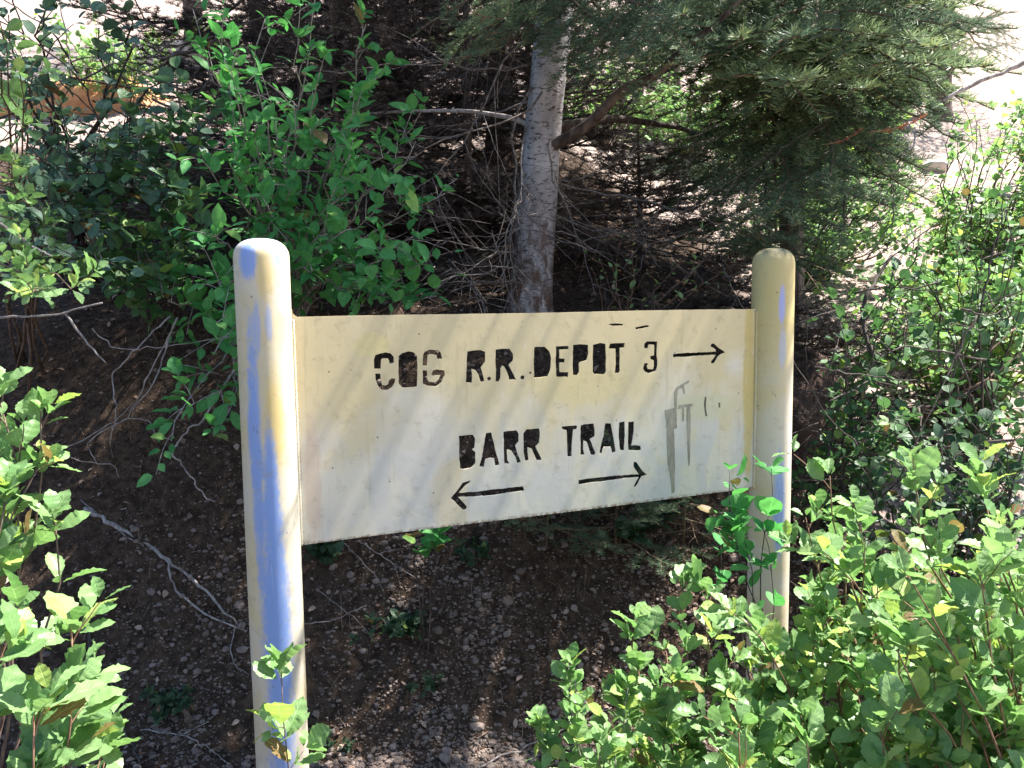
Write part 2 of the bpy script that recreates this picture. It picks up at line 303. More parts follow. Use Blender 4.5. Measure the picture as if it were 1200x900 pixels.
# ------------- lettering cut through the panel (panel coordinates, metres)
HOLES = {
'C1':[(0.1628,-0.1089),(0.1627,-0.0891),(0.1666,-0.0819),(0.1749,-0.0785),(0.187,-0.0767),(0.1975,-0.0793),(0.2034,-0.0855),(0.2038,-0.0981),(0.1954,-0.0999),(0.1941,-0.0918),(0.1912,-0.088),(0.1792,-0.0875),(0.176,-0.0925),(0.1755,-0.1094)],
'C2':[(0.1647,-0.12),(0.1745,-0.1205),(0.1748,-0.1353),(0.1783,-0.1436),(0.185,-0.1454),(0.1912,-0.142),(0.1929,-0.1347),(0.1983,-0.1312),(0.2059,-0.1323),(0.2041,-0.1397),(0.1986,-0.1483),(0.1893,-0.1531),(0.1765,-0.1534),(0.17,-0.1454),(0.1651,-0.1318)],
'O1':[(0.2148,-0.0851),(0.2234,-0.0788),(0.2357,-0.0767),(0.2465,-0.0785),(0.2541,-0.0844),(0.2543,-0.1061),(0.2524,-0.1496),(0.2369,-0.1503),(0.2214,-0.1503),(0.2147,-0.1432),(0.2139,-0.1193)],
'G1':[(0.2668,-0.1066),(0.2681,-0.0841),(0.2722,-0.0775),(0.2825,-0.0744),(0.3014,-0.0763),(0.306,-0.0802),(0.3097,-0.0932),(0.2994,-0.0936),(0.298,-0.0844),(0.2838,-0.0824),(0.2775,-0.0845),(0.2754,-0.1062)],
'G2':[(0.2665,-0.1171),(0.2751,-0.1172),(0.2747,-0.1356),(0.2793,-0.1419),(0.2934,-0.1441),(0.3015,-0.1385),(0.305,-0.128),(0.2938,-0.1275),(0.2882,-0.1295),(0.2852,-0.1248),(0.2893,-0.1189),(0.2973,-0.1167),(0.3139,-0.1192),(0.3145,-0.1292),(0.3112,-0.1328),(0.3078,-0.1418),(0.2965,-0.1512),(0.2759,-0.1493),(0.2666,-0.1443)],
'R1':[(0.3635,-0.1469),(0.365,-0.1169),(0.3662,-0.0954),(0.3681,-0.0809),(0.3821,-0.079),(0.3986,-0.0788),(0.4077,-0.083),(0.4073,-0.1032),(0.3979,-0.116),(0.4018,-0.1309),(0.4049,-0.1466),(0.3974,-0.1475),(0.3927,-0.132),(0.3863,-0.1209),(0.3756,-0.1181),(0.377,-0.1313),(0.3755,-0.1475)],
'dot1':[(0.4212,-0.1419),(0.4202,-0.1443),(0.4178,-0.1455),(0.4151,-0.1449),(0.4134,-0.1428),(0.4134,-0.1403),(0.4152,-0.1384),(0.4179,-0.1381),(0.4203,-0.1395)],
'dot2':[(0.5014,-0.1431),(0.5003,-0.1457),(0.4976,-0.147),(0.4946,-0.1463),(0.4926,-0.1441),(0.4927,-0.1413),(0.4947,-0.1392),(0.4977,-0.1388),(0.5004,-0.1404)],
'dot3':[(0.5185,-0.1334),(0.5173,-0.1351),(0.515,-0.135),(0.5139,-0.1332),(0.5151,-0.1314),(0.5173,-0.1315)],
'R2':[(0.4334,-0.148),(0.4332,-0.1104),(0.4337,-0.0792),(0.4489,-0.0779),(0.4659,-0.078),(0.4743,-0.0885),(0.4741,-0.1042),(0.4637,-0.1133),(0.4703,-0.1277),(0.4804,-0.1464),(0.4649,-0.1456),(0.4601,-0.1273),(0.4534,-0.116),(0.4484,-0.1134),(0.444,-0.1203),(0.4428,-0.1422),(0.4393,-0.1483)],
'D':[(0.5256,-0.1446),(0.5254,-0.111),(0.5273,-0.0763),(0.5522,-0.0766),(0.5628,-0.0856),(0.568,-0.1012),(0.5656,-0.1281),(0.559,-0.1423),(0.5409,-0.1447)],
'E':[(0.5811,-0.0769),(0.6115,-0.0771),(0.613,-0.083),(0.5891,-0.0836),(0.5885,-0.1039),(0.6025,-0.1054),(0.6025,-0.1132),(0.5884,-0.1132),(0.5893,-0.1349),(0.6121,-0.137),(0.611,-0.1461),(0.5816,-0.1447),(0.5802,-0.1132)],
'P':[(0.6246,-0.075),(0.6433,-0.0743),(0.6622,-0.0762),(0.6632,-0.0949),(0.6587,-0.1095),(0.6431,-0.1138),(0.6387,-0.1175),(0.6385,-0.1352),(0.6341,-0.1438),(0.6241,-0.1434),(0.6237,-0.1111)],
'O2':[(0.6767,-0.0757),(0.6948,-0.0727),(0.7083,-0.0751),(0.7101,-0.0986),(0.7093,-0.1383),(0.7059,-0.1442),(0.6787,-0.1429),(0.6753,-0.1368),(0.6755,-0.1072)],
'T1':[(0.7209,-0.0751),(0.7612,-0.0748),(0.76,-0.0839),(0.7468,-0.0849),(0.7468,-0.1199),(0.7472,-0.14),(0.7437,-0.1439),(0.7345,-0.1431),(0.7368,-0.1195),(0.7357,-0.0865),(0.7186,-0.0846)],
'three':[(0.8152,-0.0872),(0.8152,-0.0781),(0.8223,-0.0732),(0.839,-0.0733),(0.8506,-0.0741),(0.8492,-0.0893),(0.8488,-0.1077),(0.8512,-0.1139),(0.8508,-0.1323),(0.8477,-0.1424),(0.8285,-0.1473),(0.8165,-0.1431),(0.8125,-0.1358),(0.8153,-0.1247),(0.8236,-0.1241),(0.8248,-0.1261),(0.822,-0.1311),(0.8249,-0.1384),(0.8393,-0.1396),(0.8421,-0.132),(0.8421,-0.1176),(0.8315,-0.1132),(0.8315,-0.1081),(0.842,-0.1064),(0.8434,-0.0912),(0.8419,-0.0809),(0.8319,-0.0786),(0.8259,-0.0804),(0.8242,-0.0875)],
'arrow1':[(0.8962,-0.1053),(0.9296,-0.1044),(1.0054,-0.1046),(1.0221,-0.1035),(1.022,-0.0972),(1.0065,-0.0893),(1.009,-0.0841),(1.0167,-0.0839),(1.031,-0.0954),(1.0507,-0.1062),(1.0364,-0.1104),(1.0274,-0.1164),(1.0173,-0.1308),(1.0095,-0.1322),(1.0095,-0.1274),(1.0222,-0.1109),(1.0003,-0.1101),(0.9346,-0.1119),(0.8975,-0.1126)],
'B':[(0.345,-0.2632),(0.3766,-0.2628),(0.3808,-0.2716),(0.3791,-0.2912),(0.373,-0.2945),(0.3819,-0.3019),(0.3804,-0.3264),(0.3713,-0.3341),(0.3533,-0.3356),(0.3465,-0.3337),(0.3443,-0.3137)],
'A1':[(0.4077,-0.2619),(0.4198,-0.2617),(0.4246,-0.2826),(0.4303,-0.306),(0.438,-0.3344),(0.4288,-0.3349),(0.426,-0.319),(0.4159,-0.3166),(0.4047,-0.3181),(0.4009,-0.3358),(0.3909,-0.3349),(0.3966,-0.3164),(0.4033,-0.2847)],
'R3':[(0.4495,-0.2616),(0.4805,-0.2604),(0.4856,-0.2681),(0.4854,-0.2855),(0.4769,-0.2944),(0.4819,-0.3122),(0.4896,-0.3333),(0.4826,-0.334),(0.4776,-0.3206),(0.4674,-0.3043),(0.4581,-0.3006),(0.456,-0.3081),(0.4567,-0.3255),(0.4618,-0.3337),(0.4508,-0.3331),(0.4498,-0.3076)],
'R4':[(0.4982,-0.2691),(0.5056,-0.2609),(0.5364,-0.2606),(0.5383,-0.276),(0.5349,-0.2933),(0.5263,-0.3004),(0.5326,-0.3146),(0.5414,-0.3301),(0.5399,-0.3329),(0.5302,-0.332),(0.524,-0.3178),(0.5178,-0.3046),(0.5073,-0.2998),(0.5075,-0.3125),(0.5086,-0.3301),(0.5016,-0.3305),(0.4983,-0.3078)],
'T2':[(0.5936,-0.2614),(0.6311,-0.2602),(0.6337,-0.2633),(0.631,-0.2681),(0.6226,-0.2689),(0.6197,-0.2981),(0.6184,-0.3308),(0.6084,-0.331),(0.6082,-0.3011),(0.6067,-0.2693),(0.5958,-0.2661)],
'R5':[(0.6433,-0.261),(0.6534,-0.2598),(0.6771,-0.2594),(0.6793,-0.2726),(0.6785,-0.2886),(0.6667,-0.2948),(0.6734,-0.3124),(0.6813,-0.3292),(0.679,-0.3326),(0.6699,-0.3312),(0.6644,-0.3157),(0.6577,-0.3001),(0.6498,-0.2975),(0.6486,-0.3164),(0.6519,-0.3297),(0.6429,-0.3309),(0.6425,-0.2939)],
'A2':[(0.7083,-0.2616),(0.7228,-0.262),(0.725,-0.276),(0.7308,-0.3008),(0.7354,-0.3297),(0.7272,-0.3321),(0.7226,-0.3164),(0.7054,-0.3154),(0.6996,-0.3226),(0.6984,-0.3306),(0.692,-0.3301),(0.6962,-0.3122),(0.7043,-0.2886)],
'I':[(0.7459,-0.2612),(0.7599,-0.2597),(0.7606,-0.2929),(0.7588,-0.3286),(0.7482,-0.3277),(0.7452,-0.2978)],
'L':[(0.7717,-0.262),(0.7859,-0.262),(0.7847,-0.2906),(0.7812,-0.3109),(0.7788,-0.3189),(0.805,-0.3221),(0.8057,-0.331),(0.7978,-0.3325),(0.771,-0.3282),(0.7705,-0.2936)],
'arrow2':[(0.3235,-0.3974),(0.3345,-0.3863),(0.3517,-0.3672),(0.3697,-0.3633),(0.3666,-0.3668),(0.3566,-0.3725),(0.3414,-0.3889),(0.3862,-0.3902),(0.4187,-0.3893),(0.4516,-0.3898),(0.4955,-0.3894),(0.498,-0.3985),(0.4577,-0.3992),(0.4185,-0.4008),(0.386,-0.3997),(0.3462,-0.3966),(0.3392,-0.3972),(0.3596,-0.4213),(0.3565,-0.4257),(0.3505,-0.4264),(0.336,-0.4101)],
'arrow3':[(0.6369,-0.3987),(0.6369,-0.3897),(0.6595,-0.3882),(0.7051,-0.3882),(0.7423,-0.3887),(0.7967,-0.3908),(0.8003,-0.3902),(0.7848,-0.369),(0.7871,-0.3588),(0.7931,-0.361),(0.8003,-0.3714),(0.8099,-0.3838),(0.8232,-0.3938),(0.8087,-0.3951),(0.8015,-0.4038),(0.7908,-0.4204),(0.786,-0.4179),(0.792,-0.4091),(0.8003,-0.3964),(0.7564,-0.3952),(0.7051,-0.3974),(0.6594,-0.3969)],
'slit1':[(0.7153,-0.0298),(0.7335,-0.0282),(0.7565,-0.0299),(0.7565,-0.0329),(0.729,-0.0329)],
'slit2':[(0.7892,-0.0391),(0.8103,-0.0365),(0.8269,-0.0343),(0.827,-0.0373),(0.7915,-0.0423)],
}
DRIPS = {
'drip1':[(0.8729,-0.2403),(0.9014,-0.2358),(0.8989,-0.1992),(0.9076,-0.1849),(0.943,-0.171),(0.9417,-0.1755),(0.9284,-0.1822),(0.9312,-0.2029),(0.9268,-0.2038),(0.924,-0.1876),(0.9099,-0.1924),(0.9078,-0.2109),(0.9067,-0.2443),(0.9083,-0.2855),(0.8995,-0.2886),(0.9021,-0.3451),(0.9032,-0.3791),(0.9019,-0.4452),(0.8948,-0.4456),(0.8891,-0.3966),(0.8824,-0.3734),(0.879,-0.3207),(0.8788,-0.2834)],
'drip2':[(0.9102,-0.2378),(0.9146,-0.2299),(0.9547,-0.2286),(0.9548,-0.2342),(0.9467,-0.2364),(0.9483,-0.262),(0.9462,-0.3792),(0.9435,-0.3846),(0.9415,-0.3636),(0.9362,-0.2574),(0.9369,-0.2369),(0.9288,-0.2364),(0.9282,-0.2682),(0.9238,-0.2716),(0.9226,-0.2378),(0.9124,-0.2402)],
'drip3':[(0.9908,-0.2137),(0.9874,-0.2305),(0.9923,-0.2612),(0.9978,-0.2634),(0.993,-0.2422),(0.9945,-0.2158)],
'drip4':[(1.0315,-0.2313),(1.0361,-0.2316),(1.0372,-0.2431),(1.0335,-0.244)],
}
# ------------------------------------------------------------------ the sign
S_YAW, S_R, S_W, S_H = 0.41, 0.0525, 1.1462, 0.46
SD = np.array([math.cos(S_YAW), math.sin(S_YAW), 0]); SN = np.array([math.sin(S_YAW), -math.cos(S_YAW), 0])
S_L = CAM + np.array([-0.4807, 1.6056, -0.0185])                   # left post axis at the panel's top edge

def paint_mat(name, kind):
    b = NB(name); v = b.coord('Object'); sp = b.new('ShaderNodeSeparateXYZ'); b.lk(v, sp.inputs[0])
    big = b.noise(v, 4.2 if kind == 'panel' else 7, 4, .6, .6); mid = b.noise(v, 13, 5, .6, .8); fine = b.noise(v, 70, 4, .7)
    if kind == 'panel':
        X, Yv = sp.outputs[0], sp.outputs[1]
        col = b.mix(b.mp(mid, .35, .7), (.75, .68, .53), (.73, .67, .56))
        up = b.mp(Yv, -.42, -.02, 0, .40, False)
        col = b.mix(b.mp(b.math('ADD', big, up), .52, .82, 0, .85), col, (.68, .56, .31))
        n2 = b.noise(b.scaled(v, (1, .45, 1)), 9, 3, .6, 1.0)
        low = b.mp(Yv, -.12, -.35)
        col = b.mix(b.math('MULTIPLY', low, b.mp(n2, .42, .58, 0, .75)), col, (.62, .585, .53))
        # yellow worn smears at the left edge, the middle and at the weld on the right
        def blob(cx, cy, rx, ry, amt, colr, c):
            dx = b.math('DIVIDE', b.math('SUBTRACT', X, cx), rx); dy = b.math('DIVIDE', b.math('SUBTRACT', Yv, cy), ry)
            d = b.math('ADD', b.math('MULTIPLY', dx, dx), b.math('MULTIPLY', dy, dy)); d = b.math('ADD', d, b.math('MULTIPLY', b.math('SUBTRACT', mid, .5), 1.6))
            return b.mix(b.mp(d, .3, 1.1, amt, 0), c, colr)
        col = blob(.03, -.33, .02, .16, .6, (.66, .50, .38), col)
        col = blob(.32, -.40, .05, .10, .55, (.72, .58, .36), col)
        col = blob(.65, -.17, .16, .05, .6, (.70, .58, .30), col)
        col = blob(.16, -.06, .05, .03, .5, (.72, .62, .26), col)
        col = blob(1.125, -.2, .02, .30, .85, (.60, .47, .18), col)
        col = blob(.98, -.24, .12, .04, .5, (.62, .60, .36), col)
    else:
        # blue skylight on the cream posts, painted into the colour as long streaks
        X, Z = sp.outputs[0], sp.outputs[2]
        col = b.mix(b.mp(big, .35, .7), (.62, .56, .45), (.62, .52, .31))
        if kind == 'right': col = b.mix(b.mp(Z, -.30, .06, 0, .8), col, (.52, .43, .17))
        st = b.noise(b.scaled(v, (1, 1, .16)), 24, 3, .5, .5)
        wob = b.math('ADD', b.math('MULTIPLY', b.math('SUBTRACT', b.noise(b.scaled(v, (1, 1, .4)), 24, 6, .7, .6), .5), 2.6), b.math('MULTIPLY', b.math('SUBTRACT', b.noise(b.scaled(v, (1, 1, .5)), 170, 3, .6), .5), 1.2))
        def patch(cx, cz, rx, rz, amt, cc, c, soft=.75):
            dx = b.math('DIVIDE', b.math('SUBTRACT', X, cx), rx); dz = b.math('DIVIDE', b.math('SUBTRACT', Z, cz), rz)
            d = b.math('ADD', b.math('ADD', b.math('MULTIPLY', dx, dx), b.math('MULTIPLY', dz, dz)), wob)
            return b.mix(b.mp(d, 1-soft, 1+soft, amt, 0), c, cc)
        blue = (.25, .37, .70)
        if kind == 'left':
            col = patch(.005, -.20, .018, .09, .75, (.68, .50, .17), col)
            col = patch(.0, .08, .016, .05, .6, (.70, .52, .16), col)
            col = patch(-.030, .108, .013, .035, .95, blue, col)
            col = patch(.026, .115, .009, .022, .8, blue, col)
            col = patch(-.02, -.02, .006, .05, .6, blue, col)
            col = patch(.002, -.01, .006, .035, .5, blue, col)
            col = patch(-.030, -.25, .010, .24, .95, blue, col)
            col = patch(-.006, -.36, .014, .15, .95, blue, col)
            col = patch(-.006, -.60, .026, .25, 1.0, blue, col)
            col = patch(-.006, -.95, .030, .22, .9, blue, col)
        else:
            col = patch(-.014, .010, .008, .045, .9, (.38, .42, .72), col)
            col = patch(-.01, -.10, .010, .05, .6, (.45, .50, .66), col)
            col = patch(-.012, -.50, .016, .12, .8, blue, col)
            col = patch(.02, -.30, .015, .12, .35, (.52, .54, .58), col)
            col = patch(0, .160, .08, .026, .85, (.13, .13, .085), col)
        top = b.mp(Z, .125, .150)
        if kind == 'left': col = b.mix(b.math('MULTIPLY', top, b.mp(mid, .4, .55)), col, (.42, .47, .62))  # bluish sky-lit tint of the left dome, put into the colour
    # dirt specks, chips and fine scratches
    vo = b.new('ShaderNodeTexVoronoi'); b.lk(v, vo.inputs['Vector']); vo.inputs['Scale'].default_value = 42; vo.inputs['Randomness'].default_value = 1
    cs = b.new('ShaderNodeSeparateXYZ'); b.lk(vo.outputs['Color'], cs.inputs[0])
    spk = b.math('MULTIPLY', b.mp(vo.outputs['Distance'], .06, .10, 1, 0), b.mp(cs.outputs[0], .78, .80))
    col = b.mix(b.math('MULTIPLY', spk, .8), col, (.12, .09, .06))
    dirt = b.noise(v, 30, 6, .75, .3); col = b.mix(b.mp(dirt, .53, .70, 0, .42), col, (.38, .31, .19))
    scr = b.noise(b.scaled(v, (90, 5, 5) if kind != 'panel' else (70, 9, 5)), 1.5, 3, .6, .8)
    col = b.mix(b.mp(scr, .66, .72, 0, .22), col, (.85, .83, .76))
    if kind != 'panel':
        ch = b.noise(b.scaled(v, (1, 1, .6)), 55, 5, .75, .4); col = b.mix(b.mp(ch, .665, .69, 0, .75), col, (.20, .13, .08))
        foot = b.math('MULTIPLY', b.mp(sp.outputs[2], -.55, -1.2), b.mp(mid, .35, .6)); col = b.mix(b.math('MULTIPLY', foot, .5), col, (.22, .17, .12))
    else:
        ch = b.noise(v, 75, 5, .75, .4); col = b.mix(b.mp(ch, .70, .72, 0, .7), col, (.22, .15, .10))
        run = b.noise(b.scaled(v, (1, .07, 1)), 60, 4, .65); col = b.mix(b.mp(run, .56, .72, 0, .30), col, (.40, .33, .20))
        ed = b.math('MAXIMUM', b.mp(X, .010, .0, 0, 1), b.mp(Yv, -.452, -.460)); col = b.mix(b.math('MULTIPLY', ed, b.mp(fine, .4, .6)), col, (.26, .16, .09))
    b.base(col, b.mp(big, .3, .7, .62, .8), .18); b.bump(b.math('ADD', mid, b.math('MULTIPLY', fine, .25)), .12, .004)
    return b.m
M['paint_panel'] = paint_mat('weathered_cream_panel_paint', 'panel')
M['paint_left'] = paint_mat('cream_paint_with_sky_tint', 'left')
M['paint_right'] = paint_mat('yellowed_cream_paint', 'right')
b = NB('grey_green_stain'); n = b.noise(b.scaled(b.coord('Object'), (1, .3, 1)), 60, 4, .7)
b.base(b.mix(b.mp(n, .3, .7), (.26, .235, .17), (.43, .39, .30)), .7, .2); M['stain'] = b.m
b = NB('dark_scuff'); b.base((.14, .12, .09), .8, .2); M['scuff'] = b.m

def build_sign():
    base = S_L + SD*(S_R+S_W/2)
    gz = float(ground_z(base[0], base[1]))
    root = empty('trail_sign', (base[0], base[1], gz), 'cream painted metal trail sign with stencil-cut black lettering between two round posts', 'trail sign', rz=S_YAW)
    zt = S_L[2]-gz                                             # panel top above the root
    random.seed(3)
    def rough(P, jit=.0006, step=.008):
        out = []
        for i, p in enumerate(P):
            q = P[(i+1) % len(P)]; L = math.dist(p, q); k = max(1, int(L/step))
            for j in range(k):
                t = j/k; out.append((p[0]+(q[0]-p[0])*t+random.uniform(-jit, jit), p[1]+(q[1]-p[1])*t+random.uniform(-jit, jit)))
        return out
    cu = bpy.data.curves.new('panel_curve', 'CURVE'); cu.dimensions = '2D'; cu.fill_mode = 'BOTH'; cu.extrude = .0009; cu.bevel_depth = 0.0002
    def spl(P):
        s = cu.splines.new('POLY'); s.points.add(len(P)-1)
        for i, p in enumerate(P): s.points[i].co = (p[0], p[1], 0, 1)
        s.use_cyclic_u = True
    out = [(-.004, .016), (0.001, .016), (.0025, .008), (.006, .003), (.011, .0)]
    out += [(x, .0006*math.sin(x*9)) for x in np.linspace(.03, S_W-.01, 26)] + [(S_W+.004, 0), (S_W+.004, -S_H)]
    out += [(x, -S_H+.0008*math.sin(x*7)) for x in np.linspace(S_W-.01, .02, 26)] + [(-.004, -S_H)]
    spl(out)
    for P in HOLES.values():
        A = sum(P[i][0]*P[(i+1) % len(P)][1]-P[(i+1) % len(P)][0]*P[i][1] for i in range(len(P))); sg = 1 if A > 0 else -1; Q = []
        for i in range(len(P)):
            tx, ty = P[(i+1) % len(P)][0]-P[i-1][0], P[(i+1) % len(P)][1]-P[i-1][1]; l_ = math.hypot(tx, ty)+1e-9
            Q.append((P[i][0]+sg*ty/l_*.0009, P[i][1]-sg*tx/l_*.0009))
        spl(rough(Q))
    co = bpy.data.objects.new('panel_curve', cu); C.objects.link(co)
    dg = bpy.context.evaluated_depsgraph_get(); me = bpy.data.meshes.new_from_object(co.evaluated_get(dg))
    bpy.data.objects.remove(co); me.name = 'panel'; me.materials.clear(); me.materials.append(M['paint_panel'])
    rot = Matrix.Rotation(PI/2, 4, 'X')
    pn = bpy.data.objects.new('panel', me); C.objects.link(pn); pn.parent = root
    pn.location = (-S_W/2, 0, zt); pn.rotation_euler = (PI/2, 0, 0)
    # dried drips and scuffs: thin films on the panel face
    for k, P in DRIPS.items():
        cu = bpy.data.curves.new('stain', 'CURVE'); cu.dimensions = '2D'; cu.fill_mode = 'BOTH'; cu.extrude = .0004
        s = cu.splines.new('POLY'); R_ = rough(P, .0005, .006); s.points.add(len(R_)-1)
        for i, p in enumerate(R_): s.points[i].co = (p[0], p[1], 0, 1)
        s.use_cyclic_u = True
        co = bpy.data.objects.new('c', cu); C.objects.link(co); dg = bpy.context.evaluated_depsgraph_get()
        me = bpy.data.meshes.new_from_object(co.evaluated_get(dg)); bpy.data.objects.remove(co)
        me.materials.clear(); me.materials.append(M['stain'] if k in ('drip1', 'drip2') else M['scuff'])
        o = bpy.data.objects.new('paint_drip' if k in ('drip1', 'drip2') else 'scuff_mark', me); C.objects.link(o); o.parent = pn; o.location = (0, 0, .0016)
    for side, mat in ((-1, 'paint_left'), (1, 'paint_right')):
        mb = MB(); seg = 48; rings = []
        capz, caph = .152, .036 if side < 0 else .042
        zz = [-1.75]+list(np.linspace(-1.5, capz-caph, 40))
        rr = [S_R]*len(zz)
        for t in np.linspace(.12, 1, 9)[:-1]:
            a = t*PI/2; zz.append(capz-caph+caph*math.sin(a)); rr.append(S_R*math.cos(a)**(.72 if side < 0 else .62))
        zz = np.array(zz); rr = np.array(rr); a = np.arange(seg)*2*PI/seg
        V = np.stack([rr[:, None]*np.cos(a), rr[:, None]*np.sin(a), np.repeat(zz[:, None], seg, 1)], -1)
        V[..., :2] *= (1+.010*np.sin(V[..., 2:3]*7+side)*np.cos(a*2)[None, :, None]*1)   # slightly out of round
        V = np.concatenate([V.reshape(-1, 3), [[0, 0, capz]]])
        n = len(zz); i = np.arange(n-1)[:, None]*seg; j = np.arange(seg)[None]; k = (j+1) % seg
        mb.add(V, np.stack([i+j, i+k, i+seg+k, i+seg+j], -1).reshape(-1, 4))
        top = (n-1)*seg; mb.f.append(np.stack([top+np.arange(seg), top+(np.arange(seg)+1) % seg, np.full(seg, n*seg)], 1)); mb.m.append(np.zeros(seg, int)); mb.r.append(np.full(seg, .5))
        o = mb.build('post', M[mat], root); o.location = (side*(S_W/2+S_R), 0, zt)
        o['label'] = 'left post, cream with blue skylight painted in as streaks, domed top' if side < 0 else 'right post, yellowed paint with dark weathered dome'
        if side < 0: o.rotation_euler.z = 0.0
        # weld bead along the panel edge
        wb = MB(); zs = np.linspace(-S_H, -.004, 120)
        P = np.stack([np.full(120, -side*(S_R+.001)), np.full(120, -.0035)+.0006*np.sin(zs*900), zs], 1)
        wb.tube(P, .0038+.0007*np.sin(zs*700), 6); wo = wb.build('weld_bead', M[mat], o)
    return root
build_sign()
# ------------------------------------------------------------------ vegetation tools
def nrm(a): return a/(np.linalg.norm(a, axis=-1, keepdims=True)+1e-12)
def leaf_template(n, shape='serrate', fold=.25, curl=.12, seed=0):
    """rows across a leaf of unit length: (u across, v along, lift)"""
    r = np.random.default_rng(seed); t = np.linspace(0, 1, n+1)
    if shape == 'serrate': wd = .31*np.sin(PI*t**1.22)**.78       # blunt, widest past the middle
    elif shape == 'round': wd = .42*np.sin(PI*t)**.55
    else: wd = .31*np.sin(PI*t**.85)**.78
    wd[0] = .012; wd[-1] = .01
    if shape == 'serrate' and n >= 8: wd[1:-1] *= np.where(np.arange(1, n) % 2, 1.05, .95)
    z0 = -curl*t**2+r.normal(0, .01, n+1)
    V = []; UV = []
    for s in (-1, 0, 1):
        for i in range(n+1):
            tooth = .022 if (shape == 'serrate' and n >= 8 and i % 2 and s) else 0
            V.append((t[i]+tooth, s*wd[i], z0[i]+abs(s)*wd[i]*fold+(.02*math.sin(i*2.1+s) if s else 0))); UV.append((.5+s*.5, t[i]))
    m = n+1; F = []
    for c in (0, 1):
        for i in range(n): F.append((c*m+i, (c+1)*m+i, (c+1)*m+i+1, c*m+i+1)[::-1])
    return np.array(V), np.array(F), np.array(UV)
TPL = {(s, n): [leaf_template(n, s, f, c, k) for k, (f, c) in enumerate(((.15, .05), (.35, .2), (.55, .1), (.1, .35)))]
       for s in ('serrate', 'round', 'ovate') for n in (3, 5, 10, 13)}
def add_leaves(mb, P, Dr, Nm, S, shape, lod, mat=0, rng=RNG):
    P = np.asarray(P); Dr = nrm(np.asarray(Dr)); Nm = np.asarray(Nm); Nm = nrm(Nm-Dr*np.sum(Nm*Dr, 1, keepdims=True)); B = np.cross(Nm, Dr)
    pick = rng.integers(0, 4, len(P)); rn = rng.random(len(P))
    for k in range(4):
        I = np.where(pick == k)[0]
        if not len(I): continue
        V, F, UV = TPL[(shape, lod)][k]; wsc = rng.uniform(.8, 1.2, len(I))
        W = (P[I, None]+S[I, None, None]*(V[None, :, :1]*Dr[I, None]+V[None, :, 1:2]*wsc[:, None, None]*B[I, None]+V[None, :, 2:]*Nm[I, None])).reshape(-1, 3)
        FF = (F[None]+(np.arange(len(I))*len(V))[:, None, None]).reshape(-1, 4)
        mb.add(W, FF, mat, np.tile(UV, (len(I), 1)), np.repeat(rn[I], len(F)))
def curve(a, b, rng, up=.35, n=10, jit=.03, sag=0):
    a = np.asarray(a, float); b = np.asarray(b, float); L = np.linalg.norm(b-a); t = np.linspace(0, 1, n)[:, None]
    c = a+np.array([0, 0, L*up])+(b-a)*.25; d = b-(b-a)*.3+np.array([0, 0, L*up*.3])
    P = (1-t)**3*a+3*(1-t)**2*t*c+3*(1-t)*t*t*d+t**3*b
    k = rng.normal(0, jit*L, (n, 3)); k[0] = 0; k[-1] = 0; k = (k+np.roll(k, 1, 0)+np.roll(k, -1, 0))/3; k[0] = 0
    P = P+k; P[:, 2] -= sag*L*t[:, 0]**2
    return P
def interp(P, t):
    x = t*(len(P)-1); i = np.minimum(x.astype(int), len(P)-2); f = (x-i)[:, None]; return P[i]*(1-f)+P[i+1]*f
